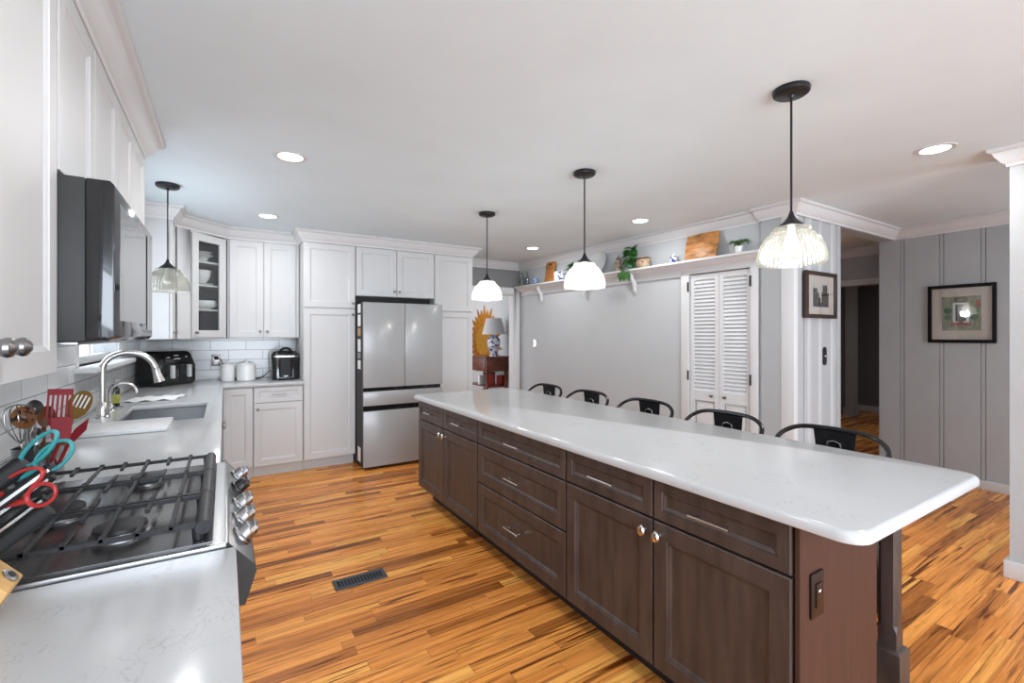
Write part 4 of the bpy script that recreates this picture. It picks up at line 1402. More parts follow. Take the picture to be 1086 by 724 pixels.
# trailing pothos in a small pot, spilling over the shelf front
pv = thing('pothos_plant', 'trailing green heart-leaved pothos spilling over the shelf front above a bracket', 'plant', RW(1.585, 0.085, ST), RROT)
MB().lathe([(0.030, 0), (0.040, 0.060), (0.042, 0.066), (0.038, 0.066), (0.036, 0.056), (0.0, 0.056)], None, 24).build('pot', M_BW2, pv, local=True)
mb = MB()
ms = MB()
rnd = random.Random(11)
spots = []
for k in range(44):
    a = rnd.uniform(0, 2 * PI)
    h = rnd.uniform(0.03, 0.235)
    rad = rnd.uniform(0.01, 0.066)
    spots.append((Vector((math.cos(a) * rad + 0.012 + (h - 0.1) * 0.12, -0.030 + math.sin(a) * rad * 0.5, h)), Vector((math.cos(a), math.sin(a) * 0.5 - 0.45, rnd.uniform(-0.8, 0.25)))))
for x, z in ((-0.052, -0.035), (-0.035, -0.072), (-0.012, -0.012), (0.018, -0.045), (0.048, -0.030), (0.058, -0.068), (0.002, -0.062)):
    spots.append((Vector((x, -0.088, z)), Vector((x * 5, -0.25, -0.8))))
for b, d in spots:
    leaf(mb, b, d, (0, -0.6, 1) if b.z > 0 else (0, -1, 0.3), rnd.uniform(0.058, 0.080), rnd.uniform(0.052, 0.068), 0.15)
    if b.z > 0:
        ms.tube(bez((0, 0, 0.056), (0, -0.01, b.z * 0.6 + 0.05), (b.x * 0.6, b.y * 0.8, b.z * 0.95), b, 5), 0.0018, 5)
    else:
        ms.tube(bez((0, 0, 0.058), (b.x * 0.4, -0.05, 0.14), (b.x, -0.092, 0.06), b, 7), 0.0018, 5)
mb.build('leaves', M_LEAF, pv, local=True)
ms.build('vines', M_LEAF2, pv, local=True)
# cane basket, vase, chopping board and fern
bk = thing('cane_basket', 'rounded cane basket right of the trailing plant on the shelf', 'basket', RW(1.405, 0.085, ST), RROT)
MB().lathe([(0.050, 0), (0.066, 0.012), (0.076, 0.050), (0.068, 0.095), (0.050, 0.112), (0.0, 0.114)], Matrix.Diagonal((1.15, 0.75, 1, 1)), 28).build('basket_body', M_BASKET, bk, local=True)
MB().tube([Vector((0.079 * math.cos(a), 0.051 * math.sin(a), 0.096)) for a in (2 * PI * i / 24 for i in range(24))], 0.006, 8, closed=True).build('rim', M_FRAMEBRN, bk, local=True)
vs = thing('ginger_jar', 'tiny blue and white lidded vase left of the square chopping board', 'vase', RW(1.03, 0.08, ST), RROT)
MB().lathe([(0.020, 0), (0.033, 0.020), (0.038, 0.045), (0.030, 0.066), (0.014, 0.074), (0.0, 0.074)], None, 24).build('jar_body', M_BW, vs, local=True)
MB().lathe([(0.015, 0.0745), (0.014, 0.080), (0.005, 0.086), (0.006, 0.094), (0, 0.097)], None, 16).build('lid', M_CERAM, vs, local=True)
MB().tube([(0.034, 0, 0.055), (0.052, 0, 0.058), (0.054, 0, 0.035), (0.036, 0, 0.028)], 0.004, 8).build('handle', M_PEWTER, vs, local=True)
sb = thing('chopping_board', 'big square-ish burl wood board leaning on the shelf above the louvred doors', 'cutting board', RW(0.735, 0.10, ST), RROT)
n = 10
pts = []
w2, h2, bul = 0.168, 0.252, 0.010
for i in range(n):
    f = i / n
    pts.append((w2 - 0.012 + bul * math.sin(PI * f), 0.0 + h2 * f))
for i in range(n):
    f = i / n
    pts.append((w2 - 2 * w2 * f, h2 + bul * math.sin(PI * f)))
for i in range(n):
    f = i / n
    pts.append((-w2 - bul * math.sin(PI * f) + 0.012 * f, h2 - h2 * f))
for i in range(n):
    f = i / n
    pts.append((-w2 + 0.012 + 2 * (w2 - 0.012) * f, 0.0))
MB().prism(pts, 0, 0.020, 'XZ').build('board', M_CUTW2, sb, local=True, M=Matrix.Rotation(math.radians(-14), 4, 'X'), bevel=0.004, smooth=50)
fp = thing('potted_fern', 'small wispy fern in a white pot at the right end of the shelf', 'plant', RW(0.37, 0.075, ST), RROT)
MB().lathe([(0.026, 0), (0.034, 0.055), (0.036, 0.062), (0.032, 0.062), (0.030, 0.054), (0, 0.054)], None, 20).build('pot', M_CERAM, fp, local=True)
mb = MB()
rnd = random.Random(5)
for k in range(46):
    a = rnd.uniform(0, 2 * PI)
    L = rnd.uniform(0.07, 0.125)
    d = Vector((math.cos(a), math.sin(a) * 0.55, 0))
    p = bez((0, 0, 0.056), d * L * 0.25 + Vector((0, 0, 0.11)), d * L * 0.7 + Vector((0, 0, rnd.uniform(0.11, 0.15))), d * L + Vector((0, 0, rnd.uniform(0.05, 0.11))), 6)
    mb.tube(p, [0.0012, 0.003, 0.0055, 0.006, 0.005, 0.003, 0.0008], 5, flat=0.4)
mb.build('foliage', M_LEAF2, fp, local=True)

# thermostat plate under the shelf
o = thing('wall_plate', 'square silver switch plate on the grey wall beside the cased opening', 'switch', RW(3.431, 0, 1.26), RROT)
MB().box(-0.045, 0.045, -0.008, -0.0004, -0.058, 0.058).build('plate', M_CHROME, o, local=True, bevel=0.003)
MB().box(-0.012, 0.012, -0.016, -0.0082, -0.02, 0.02).build('toggle', M_CHROME, o, local=True, bevel=0.002)

# ------------------------------------------------------------------ louvred closet doors
CM = (CS0 + CS1) / 2
for nm, s0, s1, kn, hs, lab in (('door_1', CM + 0.0015, CS1 - 0.002, CM + 0.065, CS1 + 0.004, 'left white louvred closet leaf'), ('door_2', CS0 + 0.002, CM - 0.0015, CM - 0.065, CS0 - 0.004, 'right white louvred closet leaf')):
    d = bpy.data.objects.new(nm, None)
    C.objects.link(d)
    d.location = RW((s0 + s1) / 2, -0.02, 0)
    d.rotation_euler = (0, 0, RROT)
    d['kind'] = 'structure'
    d['label'] = lab
    st_ = 0.042
    zb0, zb1, zm0, zm1, zt0, zt1 = 0.015, 0.16, 0.755, 0.855, 1.905, CZ - 0.008
    mb = MB().slab([s0, s0 + st_, s1 - st_, s1], [zb0, zb1, zm0, zm1, zt0, zt1],
                   lambda s, z: s < s0 + st_ or s > s1 - st_ or z < zb1 or zm0 < z < zm1 or z > zt0, -0.034, -0.002, lambda s, z, n_: (s, n_, z))
    mb.build('stiles_and_rails', M_TRIM, d, M=RWM, bevel=0.002, seg=1)
    mb = MB()
    nl = 30
    for k in range(nl):
        z = zm1 + (k + 0.5) * (zt0 - zm1) / nl
        q = Matrix.Translation((0, -0.018, z)) @ Matrix.Rotation(math.radians(-60), 4, 'X')
        mb.box(s0 + st_ - 0.004, s1 - st_ + 0.004, -0.0235, 0.0235, -0.003, 0.003, q)
    mb.build('louvers', M_TRIM, d, M=RWM)
    rings = []
    for ins, n_ in ((-0.003, -0.026), (0.012, -0.026), (0.026, -0.012)):
        rings.append([Vector((a_, n_, b_)) for a_, b_ in ((s0 + st_ + ins, zb1 + ins), (s1 - st_ - ins, zb1 + ins), (s1 - st_ - ins, zm0 - ins), (s0 + st_ + ins, zm0 - ins))])
    MB().loops(rings).build('lower_panel', M_TRIM, d, M=RWM)
    MB().lathe([(0.008, 0), (0.006, 0.008), (0.010, 0.014), (0.016, 0.020), (0.015, 0.028), (0.006, 0.032), (0, 0.032)], axis_matrix((kn, -0.002, 0.812), (0, 1, 0)), 16).build('knob', M_PEWTER, d, M=RWM)
    for z in (0.99, 1.845):
        MB().box(hs - 0.009, hs + 0.009, 0.0225, 0.0265, z - 0.045, z + 0.045).tube([(hs, 0.028, z - 0.047), (hs, 0.028, z + 0.047)], 0.005, 8).build('hinge', M_IRON, d, M=RWM)

# ------------------------------------------------------------------ pictures and switch on the dining walls
def art_print(mb_rects, parent, M):
    for nm, mat, r in mb_rects:
        mb = MB()
        for q in r:
            mb.box(q[0], q[1], q[4] - 0.0006, q[4], q[2], q[3])
        mb.build(nm, mat, parent, local=True)


M_P1 = principled('print_black_ink', (0.06, 0.055, 0.055), 0.7, noise=0.6, nscale=30)
M_P2 = principled('print_pale_sky', (0.55, 0.50, 0.46), 0.7, noise=0.1, nscale=20)
M_P3 = principled('print_grey_ink', (0.25, 0.23, 0.22), 0.7, noise=0.5, nscale=30)
f1 = thing('framed_picture', 'brown-framed black and white street print on the panelled wall end', 'picture', (4.217, 1.914, 1.71), 0)
mb = MB().slab([-0.258, -0.222, 0.222, 0.258], [-0.192, -0.160, 0.160, 0.192], lambda x, z: not (-0.222 < x < 0.222 and -0.160 < z < 0.160), -0.022, 0.006, lambda x, z, y: (x, y, z))
mb.build('frame', M_FRAMEBRN, f1, local=True, bevel=0.004)
MB().box(-0.222, 0.222, -0.006, 0.004, -0.160, 0.160).build('mat_board', M_MATBOARD, f1, local=True)
pr1 = MB().box(-0.135, 0.135, -0.0074, -0.0062, -0.100, 0.105).build('print', M_P2, f1, local=True)
mb = MB()
for x0, x1_, a_, b_ in ((-0.13, -0.06, -0.095, 0.055), (-0.06, -0.035, -0.095, 0.02), (-0.035, -0.01, -0.095, -0.02), (0.03, 0.105, -0.095, 0.085), (0.012, 0.03, -0.095, 0.03), (0.105, 0.13, -0.095, 0.02)):
    mb.box(x0, x1_, -0.0082, -0.0075, a_, b_)
mb.build('print_buildings', M_P1, pr1, local=True)
MB().box(-0.13, 0.13, -0.0079, -0.0075, -0.1, -0.06).build('print_street', M_P3, pr1, local=True)
MB().box(-0.222, 0.222, -0.014, -0.012, -0.160, 0.160).build('glazing', M_GLASS, f1, local=True)

f2 = thing('framed_picture', 'black-framed garden print with topiary and dark door on the far panelled wall', 'picture', (5.7495, 1.423, 1.575), -R90)
mb = MB().slab([-0.232, -0.205, 0.205, 0.232], [-0.268, -0.238, 0.238, 0.268], lambda x, z: not (-0.205 < x < 0.205 and -0.238 < z < 0.238), -0.026, -0.0005, lambda x, z, y: (x, y, z))
mb.build('frame', M_FRAMEBLK, f2, local=True, bevel=0.003)
MB().box(-0.205, 0.205, -0.008, -0.001, -0.238, 0.238).build('mat_board', M_MATBOARD, f2, local=True)
pr2 = MB().box(-0.133, 0.133, -0.0094, -0.0082, -0.155, 0.160).build('print', principled('print_meadow', (0.27, 0.27, 0.18), 0.7, noise=0.3, nscale=20), f2, local=True)
MB().box(-0.055, 0.055, -0.0102, -0.0095, -0.08, 0.10).build('print_doorcase', M_PAPER, pr2, local=True)
MB().box(-0.036, 0.036, -0.0110, -0.0103, -0.07, 0.085).build('print_door', principled('print_slate', (0.07, 0.07, 0.085), 0.7, noise=0.3, nscale=20), pr2, local=True)
mb = MB()
for sx in (-0.092, 0.092):
    for z, r in ((0.030, 0.030), (-0.032, 0.026)):
        mb.lathe([(0.0, 0), (r, 0.0), (r, 0.0007), (0, 0.0007)], axis_matrix((sx, -0.0096, z), (0, -1, 0)), 16)
    mb.box(sx - 0.003, sx + 0.003, -0.0102, -0.0095, -0.12, -0.05)
mb.build('print_topiary', principled('print_green', (0.05, 0.14, 0.06), 0.7, noise=0.5, nscale=40), pr2, local=True)
mb = MB().lathe([(0, 0), (0.02, 0), (0.02, 0.0007), (0, 0.0007)], axis_matrix((0, -0.0111, -0.085), (0, -1, 0)), 16)
mb.box(-0.07, 0.07, -0.0118, -0.0111, -0.108, -0.088).box(0.10, 0.13, -0.0102, -0.0095, 0.06, 0.12)
mb.build('print_flowers', principled('print_red', (0.40, 0.09, 0.06), 0.7, noise=0.5, nscale=40), pr2, local=True)
MB().tube([Vector((0.042 * math.cos(a), -0.0105, 0.128 + 0.018 * math.sin(a))) for a in (2 * PI * i / 20 for i in range(20))], 0.006, 6, closed=True, flat=0.3).build('print_wreath', M_P1, pr2, local=True)
MB().box(-0.205, 0.205, -0.018, -0.016, -0.238, 0.238).build('glazing', M_GLASS, f2, local=True)

sp_ = thing('switch_plate', 'black rounded switch plate on the panelled wall below the street print', 'switch', (4.329, 1.932, 1.20), 0)
MB().prism([(x, z) for x, z in rounded_rect(-0.030, 0.030, -0.078, 0.078, 0.029)], -0.008, -0.0004, 'XZ').build('plate', M_BLACK, sp_, local=True, bevel=0.002)
MB().lathe([(0.011, 0), (0.010, 0.006), (0.005, 0.014), (0, 0.014)], axis_matrix((0, -0.0082, 0.0), (0, -1, 0)), 14).build('toggle', M_CHROME, sp_, local=True)

# ------------------------------------------------------------------ faucets and things round the sink
fa = thing('kitchen_faucet', 'tall brushed-nickel gooseneck faucet with pull-down spray head at the sink', 'faucet', (-0.585, 3.44, 0.914))
X, Y = -0.585, 3.44
MB().lathe([(0.033, 0.9144), (0.033, 0.919), (0.027, 0.924), (0.025, 0.97), (0.022, 0.985), (0.0172, 1.0)], Matrix.Translation((X, Y, 0)), 24).build('base', M_CHROME, fa)
pts = [(X, Y, 0.99), (X, Y, 1.10), (X, Y, 1.18)] + [tuple(p) for p in bez((X, Y, 1.18), (X, Y, 1.30), (X + 0.20, Y + 0.02, 1.32), (X + 0.235, Y + 0.02, 1.185), 16)[1:]]
MB().tube(pts, 0.0165, 16).build('gooseneck', M_CHROME, fa)
dv = Vector((0.035, 0.0, -0.135)).normalized()
Mh = axis_matrix(Vector((X + 0.235, Y + 0.02, 1.183)), dv)
MB().lathe([(0.0172, 0.0), (0.020, 0.012), (0.020, 0.03), (0.027, 0.075), (0.028, 0.085), (0.0, 0.085)], Mh, 20).build('spray_head', M_CHROME, fa)
MB().tube([(X, Y, 0.955), (X + 0.03, Y - 0.03, 0.957), (X + 0.10, Y - 0.05, 0.975)], [0.012, 0.008, 0.006], 10).build('lever', M_CHROME, fa)
fb = thing('filter_faucet', 'small curved filtered-water tap beside the tall faucet', 'faucet', (-0.585, 3.66, 0.914))
X, Y = -0.585, 3.66
MB().lathe([(0.020, 0.9144), (0.020, 0.922), (0.011, 0.93), (0.010, 0.96), (0.007, 0.965)], Matrix.Translation((X, Y, 0)), 20).build('base', M_CHROME, fb)
MB().tube([(X, Y, 0.96), (X, Y, 1.03)] + [tuple(p) for p in bez((X, Y, 1.03), (X, Y, 1.10), (X + 0.12, Y, 1.11), (X + 0.125, Y, 1.02), 12)[1:]], 0.0075, 10).build('spout', M_CHROME, fb)
MB().tube([(X, Y, 0.948), (X + 0.015, Y - 0.05, 0.952)], [0.006, 0.004], 8).build('lever', M_CHROME, fb)
bt = thing('soap_bottle', 'dark soap bottle with a yellow-green label behind the tall faucet', 'bottle', (-0.60, 3.86, 0.914))
MB().lathe([(0.026, 0.0005), (0.030, 0.006), (0.030, 0.11), (0.024, 0.13), (0.012, 0.142), (0.012, 0.15), (0, 0.15)], None, 20).build('bottle_body', M_GLOSSBLK, bt, local=True)
MB().lathe([(0.0302, 0.03), (0.0306, 0.031), (0.0306, 0.085), (0.0302, 0.086)], None, 20, cap0=False, cap1=False).build('label_band', principled('yellow_green_label', (0.35, 0.36, 0.06), 0.5, noise=0.4, nscale=30), bt, local=True)
MB().tube([(0, 0, 0.15), (0, 0, 0.185), (0.01, 0, 0.19), (0.045, 0, 0.185)], 0.006, 8).build('pump', M_CHROME, bt, local=True)
tag(MB().box(-0.585, -0.235, 2.785, 3.105, 0.9145, 0.936).build('chopping_board', principled('white_polythene', (0.78, 0.78, 0.78), 0.3, noise=0.01), bevel=0.006),
    'white plastic chopping board lying on the worktop in front of the sink', 'cutting board')
mb = MB()
nx, ny = 14, 10
gv = [[None] * (ny + 1) for _ in range(nx + 1)]
for i in range(nx + 1):
    for jx in range(ny + 1):
        x, y = -0.60 + 0.30 * i / nx, 4.08 + 0.26 * jx / ny
        gv[i][jx] = mb.bm.verts.new((x + 0.05 * (jx / ny), y, 0.917 + 0.006 * (1 + math.sin(i * 1.3) * math.cos(jx * 0.9))))
for i in range(nx):
    for jx in range(ny):
        mb._face([gv[i][jx], gv[i + 1][jx], gv[i + 1][jx + 1], gv[i][jx + 1]])
ob = mb.build('dish_towel', principled('white_cotton', (0.78, 0.78, 0.78), 0.9, noise=0.03, nscale=40, bump=0.3))
mod = ob.modifiers.new('thickness', 'SOLIDIFY')
mod.thickness = 0.003
tag(ob, 'crumpled white dish towel on the worktop between the sink and the air fryer', 'towel')

# ------------------------------------------------------------------ air fryer, canisters, coffee maker, outlet
afa = math.atan2(0.31, 0.255)
af = thing('air_fryer', 'black two-drawer air fryer set diagonally in the worktop corner', 'air fryer', (-0.485, 5.12, 0.9145), afa)
W = 0.395
rings = []
for z, ins in ((0.004, 0.012), (0.02, 0.0), (0.20, 0.0), (0.295, 0.010), (0.312, 0.03), (0.316, 0.06)):
    yo = 0.0 if z < 0.21 else (z - 0.20) * 0.35
    rings.append([Vector((x, y, z)) for x, y in rounded_rect(ins, W - ins, yo + ins * 0.6, 0.245 - ins, 0.03)])
MB().loops(rings).build('body', M_GLOSSBLK, af, local=True, smooth=40)
for k in range(2):
    x0 = 0.018 + k * 0.182
    dw = MB().box(x0, x0 + 0.176, -0.012, -0.0005, 0.028, 0.192).build('drawer', M_GLOSSBLK, af, local=True, bevel=0.004)
    MB().box(x0 + 0.070, x0 + 0.100, -0.045, -0.0125, 0.070, 0.188).build('handle', M_SILVER, dw, local=True, bevel=0.006)
Mf = Matrix.Translation((0, 0.0, 0.0))
cp = MB().loops([[Vector((0.06, 0.004, 0.212)), Vector((W - 0.06, 0.004, 0.212)), Vector((W - 0.06, 0.036, 0.297)), Vector((0.06, 0.036, 0.297))],
                 [Vector((0.06, -0.002, 0.213)), Vector((W - 0.06, -0.002, 0.213)), Vector((W - 0.06, 0.030, 0.299)), Vector((0.06, 0.030, 0.299))]]).build('control_panel', M_GLOSSBLK, af, local=True)
mb = MB()
for x, z, wd in ((0.19, 0.275, 0.05), (0.19, 0.245, 0.07), (0.10, 0.26, 0.03), (0.295, 0.26, 0.02)):
    y = -0.0035 + (z - 0.213) * 0.372
    mb.box(x - wd / 2, x + wd / 2, y - 0.0008, y, z - 0.004, z + 0.004)
mb.build('display_marks', M_SILVER, cp, local=True)
for nm, x, y, r, h, lab in (('storage_canister', 0.028, 5.485, 0.062, 0.150, 'narrower white lidded canister, left of the pair beside the outlet'),
                            ('storage_canister', 0.190, 5.46, 0.086, 0.155, 'wider white lidded canister, right of the pair on the back worktop')):
    cn = thing(nm, lab, 'canister', (x, y, 0.9145), 0, 'white canisters')
    MB().lathe([(r * 0.94, 0), (r, 0.006), (r, h), (r * 0.96, h + 0.002), (0, h + 0.002)], None, 36).build('canister_body', M_CERAM, cn, local=True)
    MB().lathe([(r * 1.02, h + 0.0025), (r * 1.02, h + 0.009), (r * 0.6, h + 0.022), (0.012, h + 0.027), (0.010, h + 0.036), (0.014, h + 0.043), (0.0, h + 0.047)], None, 36).build('lid', M_CERAM, cn, local=True)
cm = thing('coffee_maker', 'black single-cup coffee maker on the worktop against the tall pantry', 'coffee maker', (0.538, 5.40, 0.9145), 0)
rings = []
for z, hx, y0, y1 in ((0.0, 0.115, -0.10, 0.15), (0.006, 0.120, -0.105, 0.155), (0.14, 0.124, -0.085, 0.155), (0.235, 0.130, -0.105, 0.155), (0.262, 0.130, -0.105, 0.15), (0.290, 0.112, -0.085, 0.13), (0.302, 0.075, -0.05, 0.09)):
    rings.append([Vector((x, y, z)) for x, y in rounded_rect(-hx, hx, y0, y1, 0.045)])
MB().loops(rings).build('body', M_GLOSSBLK, cm, local=True, smooth=40)
MB().loops([[Vector((x, y, z)) for x, y in rounded_rect(-0.128, 0.128, -0.104 + q, 0.15, 0.045)] for z, q in ((0.2365, -0.004), (0.250, -0.004))]).build('chrome_band', M_CHROME, cm, local=True)
rings = []
for z, hx, y0 in ((0.030, 0.060, -0.118), (0.20, 0.066, -0.122), (0.225, 0.058, -0.122)):
    rings.append([Vector((x, y, z)) for x, y in rounded_rect(-hx, hx, y0, -0.06, 0.02)])
MB().loops(rings).build('brew_bay', M_MATTBLK, cm, local=True)
MB().tube(bez((-0.055, -0.09, 0.285), (-0.04, -0.11, 0.345), (0.04, -0.11, 0.345), (0.055, -0.09, 0.285), 10), 0.013, 10).build('lift_handle', M_MATTBLK, cm, local=True)
MB().box(-0.075, 0.075, -0.145, -0.106, 0.0, 0.022).build('drip_tray', M_MATTBLK, cm, local=True, bevel=0.005)
MB().box(-0.018, 0.018, -0.1265, -0.1225, 0.038, 0.046).build('badge', M_STEEL, cm, local=True, M=None)
wo = thing('wall_outlet', 'dark grey outlet plate with a plugged-in cord on the back tiles', 'outlet', (-0.075, YB - 0.0085, 1.12))
MB().box(-0.115, -0.035, YB - 0.015, YB - 0.0088, 1.06, 1.18).build('plate', M_PEWTER, wo, bevel=0.003)
MB().box(-0.092, -0.058, YB - 0.0185, YB - 0.0152, 1.075, 1.112).build('socket', M_CERAM, wo, bevel=0.003)
cord = tag(MB().tube(bez((-0.070, YB - 0.05, 1.142), (-0.02, YB - 0.06, 1.16), (0.0, YB - 0.035, 1.05), (-0.012, YB - 0.04, 0.96), 14) +
                     bez((-0.012, YB - 0.04, 0.96), (-0.02, YB - 0.03, 0.912), (0.11, YB - 0.03, 0.9195), (0.30, YB - 0.05, 0.9195), 14)[1:] +
                     bez((0.30, YB - 0.05, 0.9195), (0.36, YB - 0.06, 0.9195), (0.38, YB - 0.08, 0.97), (0.412, YB - 0.13, 1.0), 8)[1:], 0.0045, 8).build('power_cord', M_RUBBER),
           'black power cord from the tile outlet past the canisters to the coffee maker', 'cord')
MB().box(-0.088, -0.052, YB - 0.055, YB - 0.0155, 1.125, 1.162).build('plug', M_RUBBER, cord, bevel=0.004)

# ------------------------------------------------------------------ utensil crock
CX, CY = -0.505, 2.060
cr = thing('utensil_crock', 'round steel utensil crock behind the knife block, full of cooking tools', 'crock', (CX, CY, 0.9145))
MB().lathe([(0.056, 0), (0.060, 0.004), (0.061, 0.105), (0.063, 0.109), (0.058, 0.109), (0.056, 0.008), (0, 0.008)], Matrix.Translation((CX, CY, 0.9145)), 32).build('pot', M_STEEL, cr)


def camdir_frame(p, along, face=(-0.25, -0.95, 0.15)):
    """frame at p: z along the handle, y towards the room (the face of a spatula looks there)"""
    z = Vector(along).normalized()
    f = Vector(face)
    y = (f - z * f.dot(z)).normalized()
    x = y.cross(z)
    m = Matrix((x, y, z)).transposed().to_4x4()
    m.translation = Vector(p)
    return m


FACE = (0.28, -0.95, 0.12)


def utensil(name, label, cat, tip, base, head, hmat, handle_r=0.006, axis=None):
    """base: point inside the crock; tip: centre of the head's lower end; head(M, L) returns parts in the head frame"""
    t = thing(name, label, cat, base, 0, 'cooking tools in the crock')
    b, q = Vector(base), Vector(tip)
    M = camdir_frame(q, axis if axis else q - b, FACE)
    MB().tube([b, b + (q - b) * 0.5, q], handle_r, 8).build('handle', hmat, t)
    for nm, mb_, mt in head(M):
        mb_.build(nm, mt, t, smooth=40)
    return t


def slotted(w0, w1, h, slots, mat, lean=0.0):
    def f(M):
        m = M @ Matrix.Rotation(lean, 4, 'Y')
        xs = [-w1 / 2]
        n = slots
        bar = w1 / (2 * n + 1)
        for i in range(2 * n):
            xs.append(-w1 / 2 + bar * (i + 1))
        xs.append(w1 / 2)
        zs = [0.0, h * 0.35, h * 0.86, h]

        def keep(x, z):
            i = int((x + w1 / 2) / bar)
            return not (i % 2 == 1 and h * 0.35 < z < h * 0.86)

        def mp(x, z, y):
            k = 1.0 if z > h * 0.34 else (w0 + (w1 - w0) * (z / (h * 0.35))) / w1
            return m @ Vector((x * k, y - 0.12 * z * z / h, z))
        return [('head', MB().slab(xs, zs, keep, -0.0015, 0.0015, mp), mat)]
    return f


def oval_head(w, h, mat, slots=0, dish=0.012):
    def f(M):
        mb = MB()
        rings = []
        n = 24
        for k, (s, y) in enumerate(((0.02, -dish), (0.5, -dish * 0.75), (0.9, -dish * 0.1), (1.0, 0.002), (0.98, 0.006), (0.5, -dish * 0.6 + 0.006), (0.02, -dish + 0.006))):
            rings.append([M @ Vector((s * w / 2 * math.cos(a), y, h / 2 + s * h / 2 * math.sin(a))) for a in (2 * PI * i / n for i in range(n))])
        mb.loops(rings)
        out = [('head', mb, mat)]
        if slots:
            sl = MB()
            for i in range(slots):
                x = (i - (slots - 1) / 2) * w * 0.17
                sl.box(x - w * 0.035, x + w * 0.035, -dish * 0.72 - 0.0, -dish * 0.60 + 0.0085, h * 0.42, h * 0.86, M)
            out.append(('slots', sl, M_CERAM))
        return out
    return f


ZB = 0.9245
UR = Vector((0.849, -0.528, 0))      # across, as seen from the room


def lean(dx):
    return tuple(UR * dx + Vector((0, 0, 1)))


utensil('slotted_turner', 'red slotted turner, its five slots facing the room', 'turner', (-0.450, 2.006, 1.072), (CX + 0.015, CY - 0.015, ZB), slotted(0.020, 0.060, 0.135, 5, M_RED), M_RED, 0.005, lean(0.10))
utensil('slotted_spoon', 'tan slotted spoon rising rightmost above the crock', 'spoon', (-0.424, 2.042, 1.107), (CX + 0.030, CY + 0.012, ZB), oval_head(0.060, 0.104, M_OLIVE, 4, 0.006), M_OLIVE, 0.007, lean(0.55))
utensil('spatula', 'plain dark red spatula in front of the slotted turner', 'spatula', (-0.432, 1.962, 1.055), (CX + 0.020, CY - 0.035, ZB), slotted(0.042, 0.048, 0.068, 0, M_RED), M_RED, 0.005, lean(0.05))
utensil('scraper', 'thin pointed red scraper leaning lowest to the right', 'spatula', (-0.418, 1.992, 1.042), (CX + 0.036, CY - 0.018, ZB),
        lambda M: [('blade', MB().prism([(-0.010, 0), (0.010, 0), (0.016, 0.05), (0.012, 0.100), (-0.008, 0.060)], -0.0015, 0.0015, 'XZ', M), M_RED)], M_RED, 0.005, lean(1.1))
utensil('serving_spoon', 'orange and black speckled spoon with a red rim, left of the red tools', 'spoon', (-0.528, 2.040, 1.085), (CX - 0.020, CY - 0.012, ZB), oval_head(0.058, 0.072, M_CHECK), M_STEEL, 0.006, lean(-0.25))
utensil('wooden_spoon', 'dark walnut spoon between the speckled spoon and the red turner', 'spoon', (-0.492, 2.055, 1.085), (CX + 0.000, CY + 0.016, ZB), oval_head(0.042, 0.070, M_WSPOON), M_WSPOON, 0.006, lean(0.2))
utensil('ladle', 'small steel ladle standing behind the speckled spoon', 'ladle', (-0.522, 2.090, 1.115), (CX - 0.014, CY + 0.030, ZB), oval_head(0.042, 0.055, M_STEEL), M_STEEL, 0.004)
utensil('steel_fork', 'short steel serving tool at the front of the crock', 'serving fork', (-0.496, 1.998, 1.040), (CX - 0.002, CY - 0.040, ZB), oval_head(0.030, 0.055, M_CHROME), M_CHROME, 0.005)


def whisk(M):
    mb = MB()
    for k in range(6):
        a = PI * k / 6
        ca, sa = math.cos(a) * 0.032, math.sin(a) * 0.032
        p = [Vector((0, 0, 0))] + bez((0, 0, 0), (ca * 1.2, sa * 1.2, 0.04), (ca * 1.7, sa * 1.7, 0.125), (0, 0, 0.125), 8)[1:] + bez((0, 0, 0.125), (-ca * 1.7, -sa * 1.7, 0.125), (-ca * 1.2, -sa * 1.2, 0.04), (0, 0, 0), 8)[1:-1]
        mb.tube([M @ v for v in p], 0.0013, 5)
    return [('wires', mb, M_CHROME)]


utensil('whisk', 'steel balloon whisk leaning left against the tiles', 'whisk', (-0.548, 2.068, 1.035), (CX - 0.034, CY + 0.008, ZB), whisk, M_CHROME)

# ------------------------------------------------------------------ knife block with knives and scissors
kb = thing('knife_block', 'light beech knife block at the left edge beside the range', 'knife block', (-0.42, 1.13, 0.9145))
poly = [(-0.325, 0.9145), (-0.294, 0.966), (-0.372, 1.060), (-0.425, 1.124), (-0.555, 1.016), (-0.470, 0.9145)]
MB().prism(poly, 1.055, 1.124, 'XZ').build('block', M_BLOCKW, kb, bevel=0.003)
MB().lathe([(0.013, 0), (0.013, 0.002), (0.010, 0.003), (0, 0.003)], axis_matrix((-0.3041, 1.098, 0.9785), (0.77, 0, 0.64)), 24).build('badge', M_STEEL, kb)
MB().lathe([(0.006, 0.0031), (0.006, 0.0042), (0, 0.0042)], axis_matrix((-0.3041, 1.098, 0.9785), (0.77, 0, 0.64)), 16).build('badge_centre', M_BLACK, kb)
KD = Vector((0.77, 0.0, 0.64)).normalized()


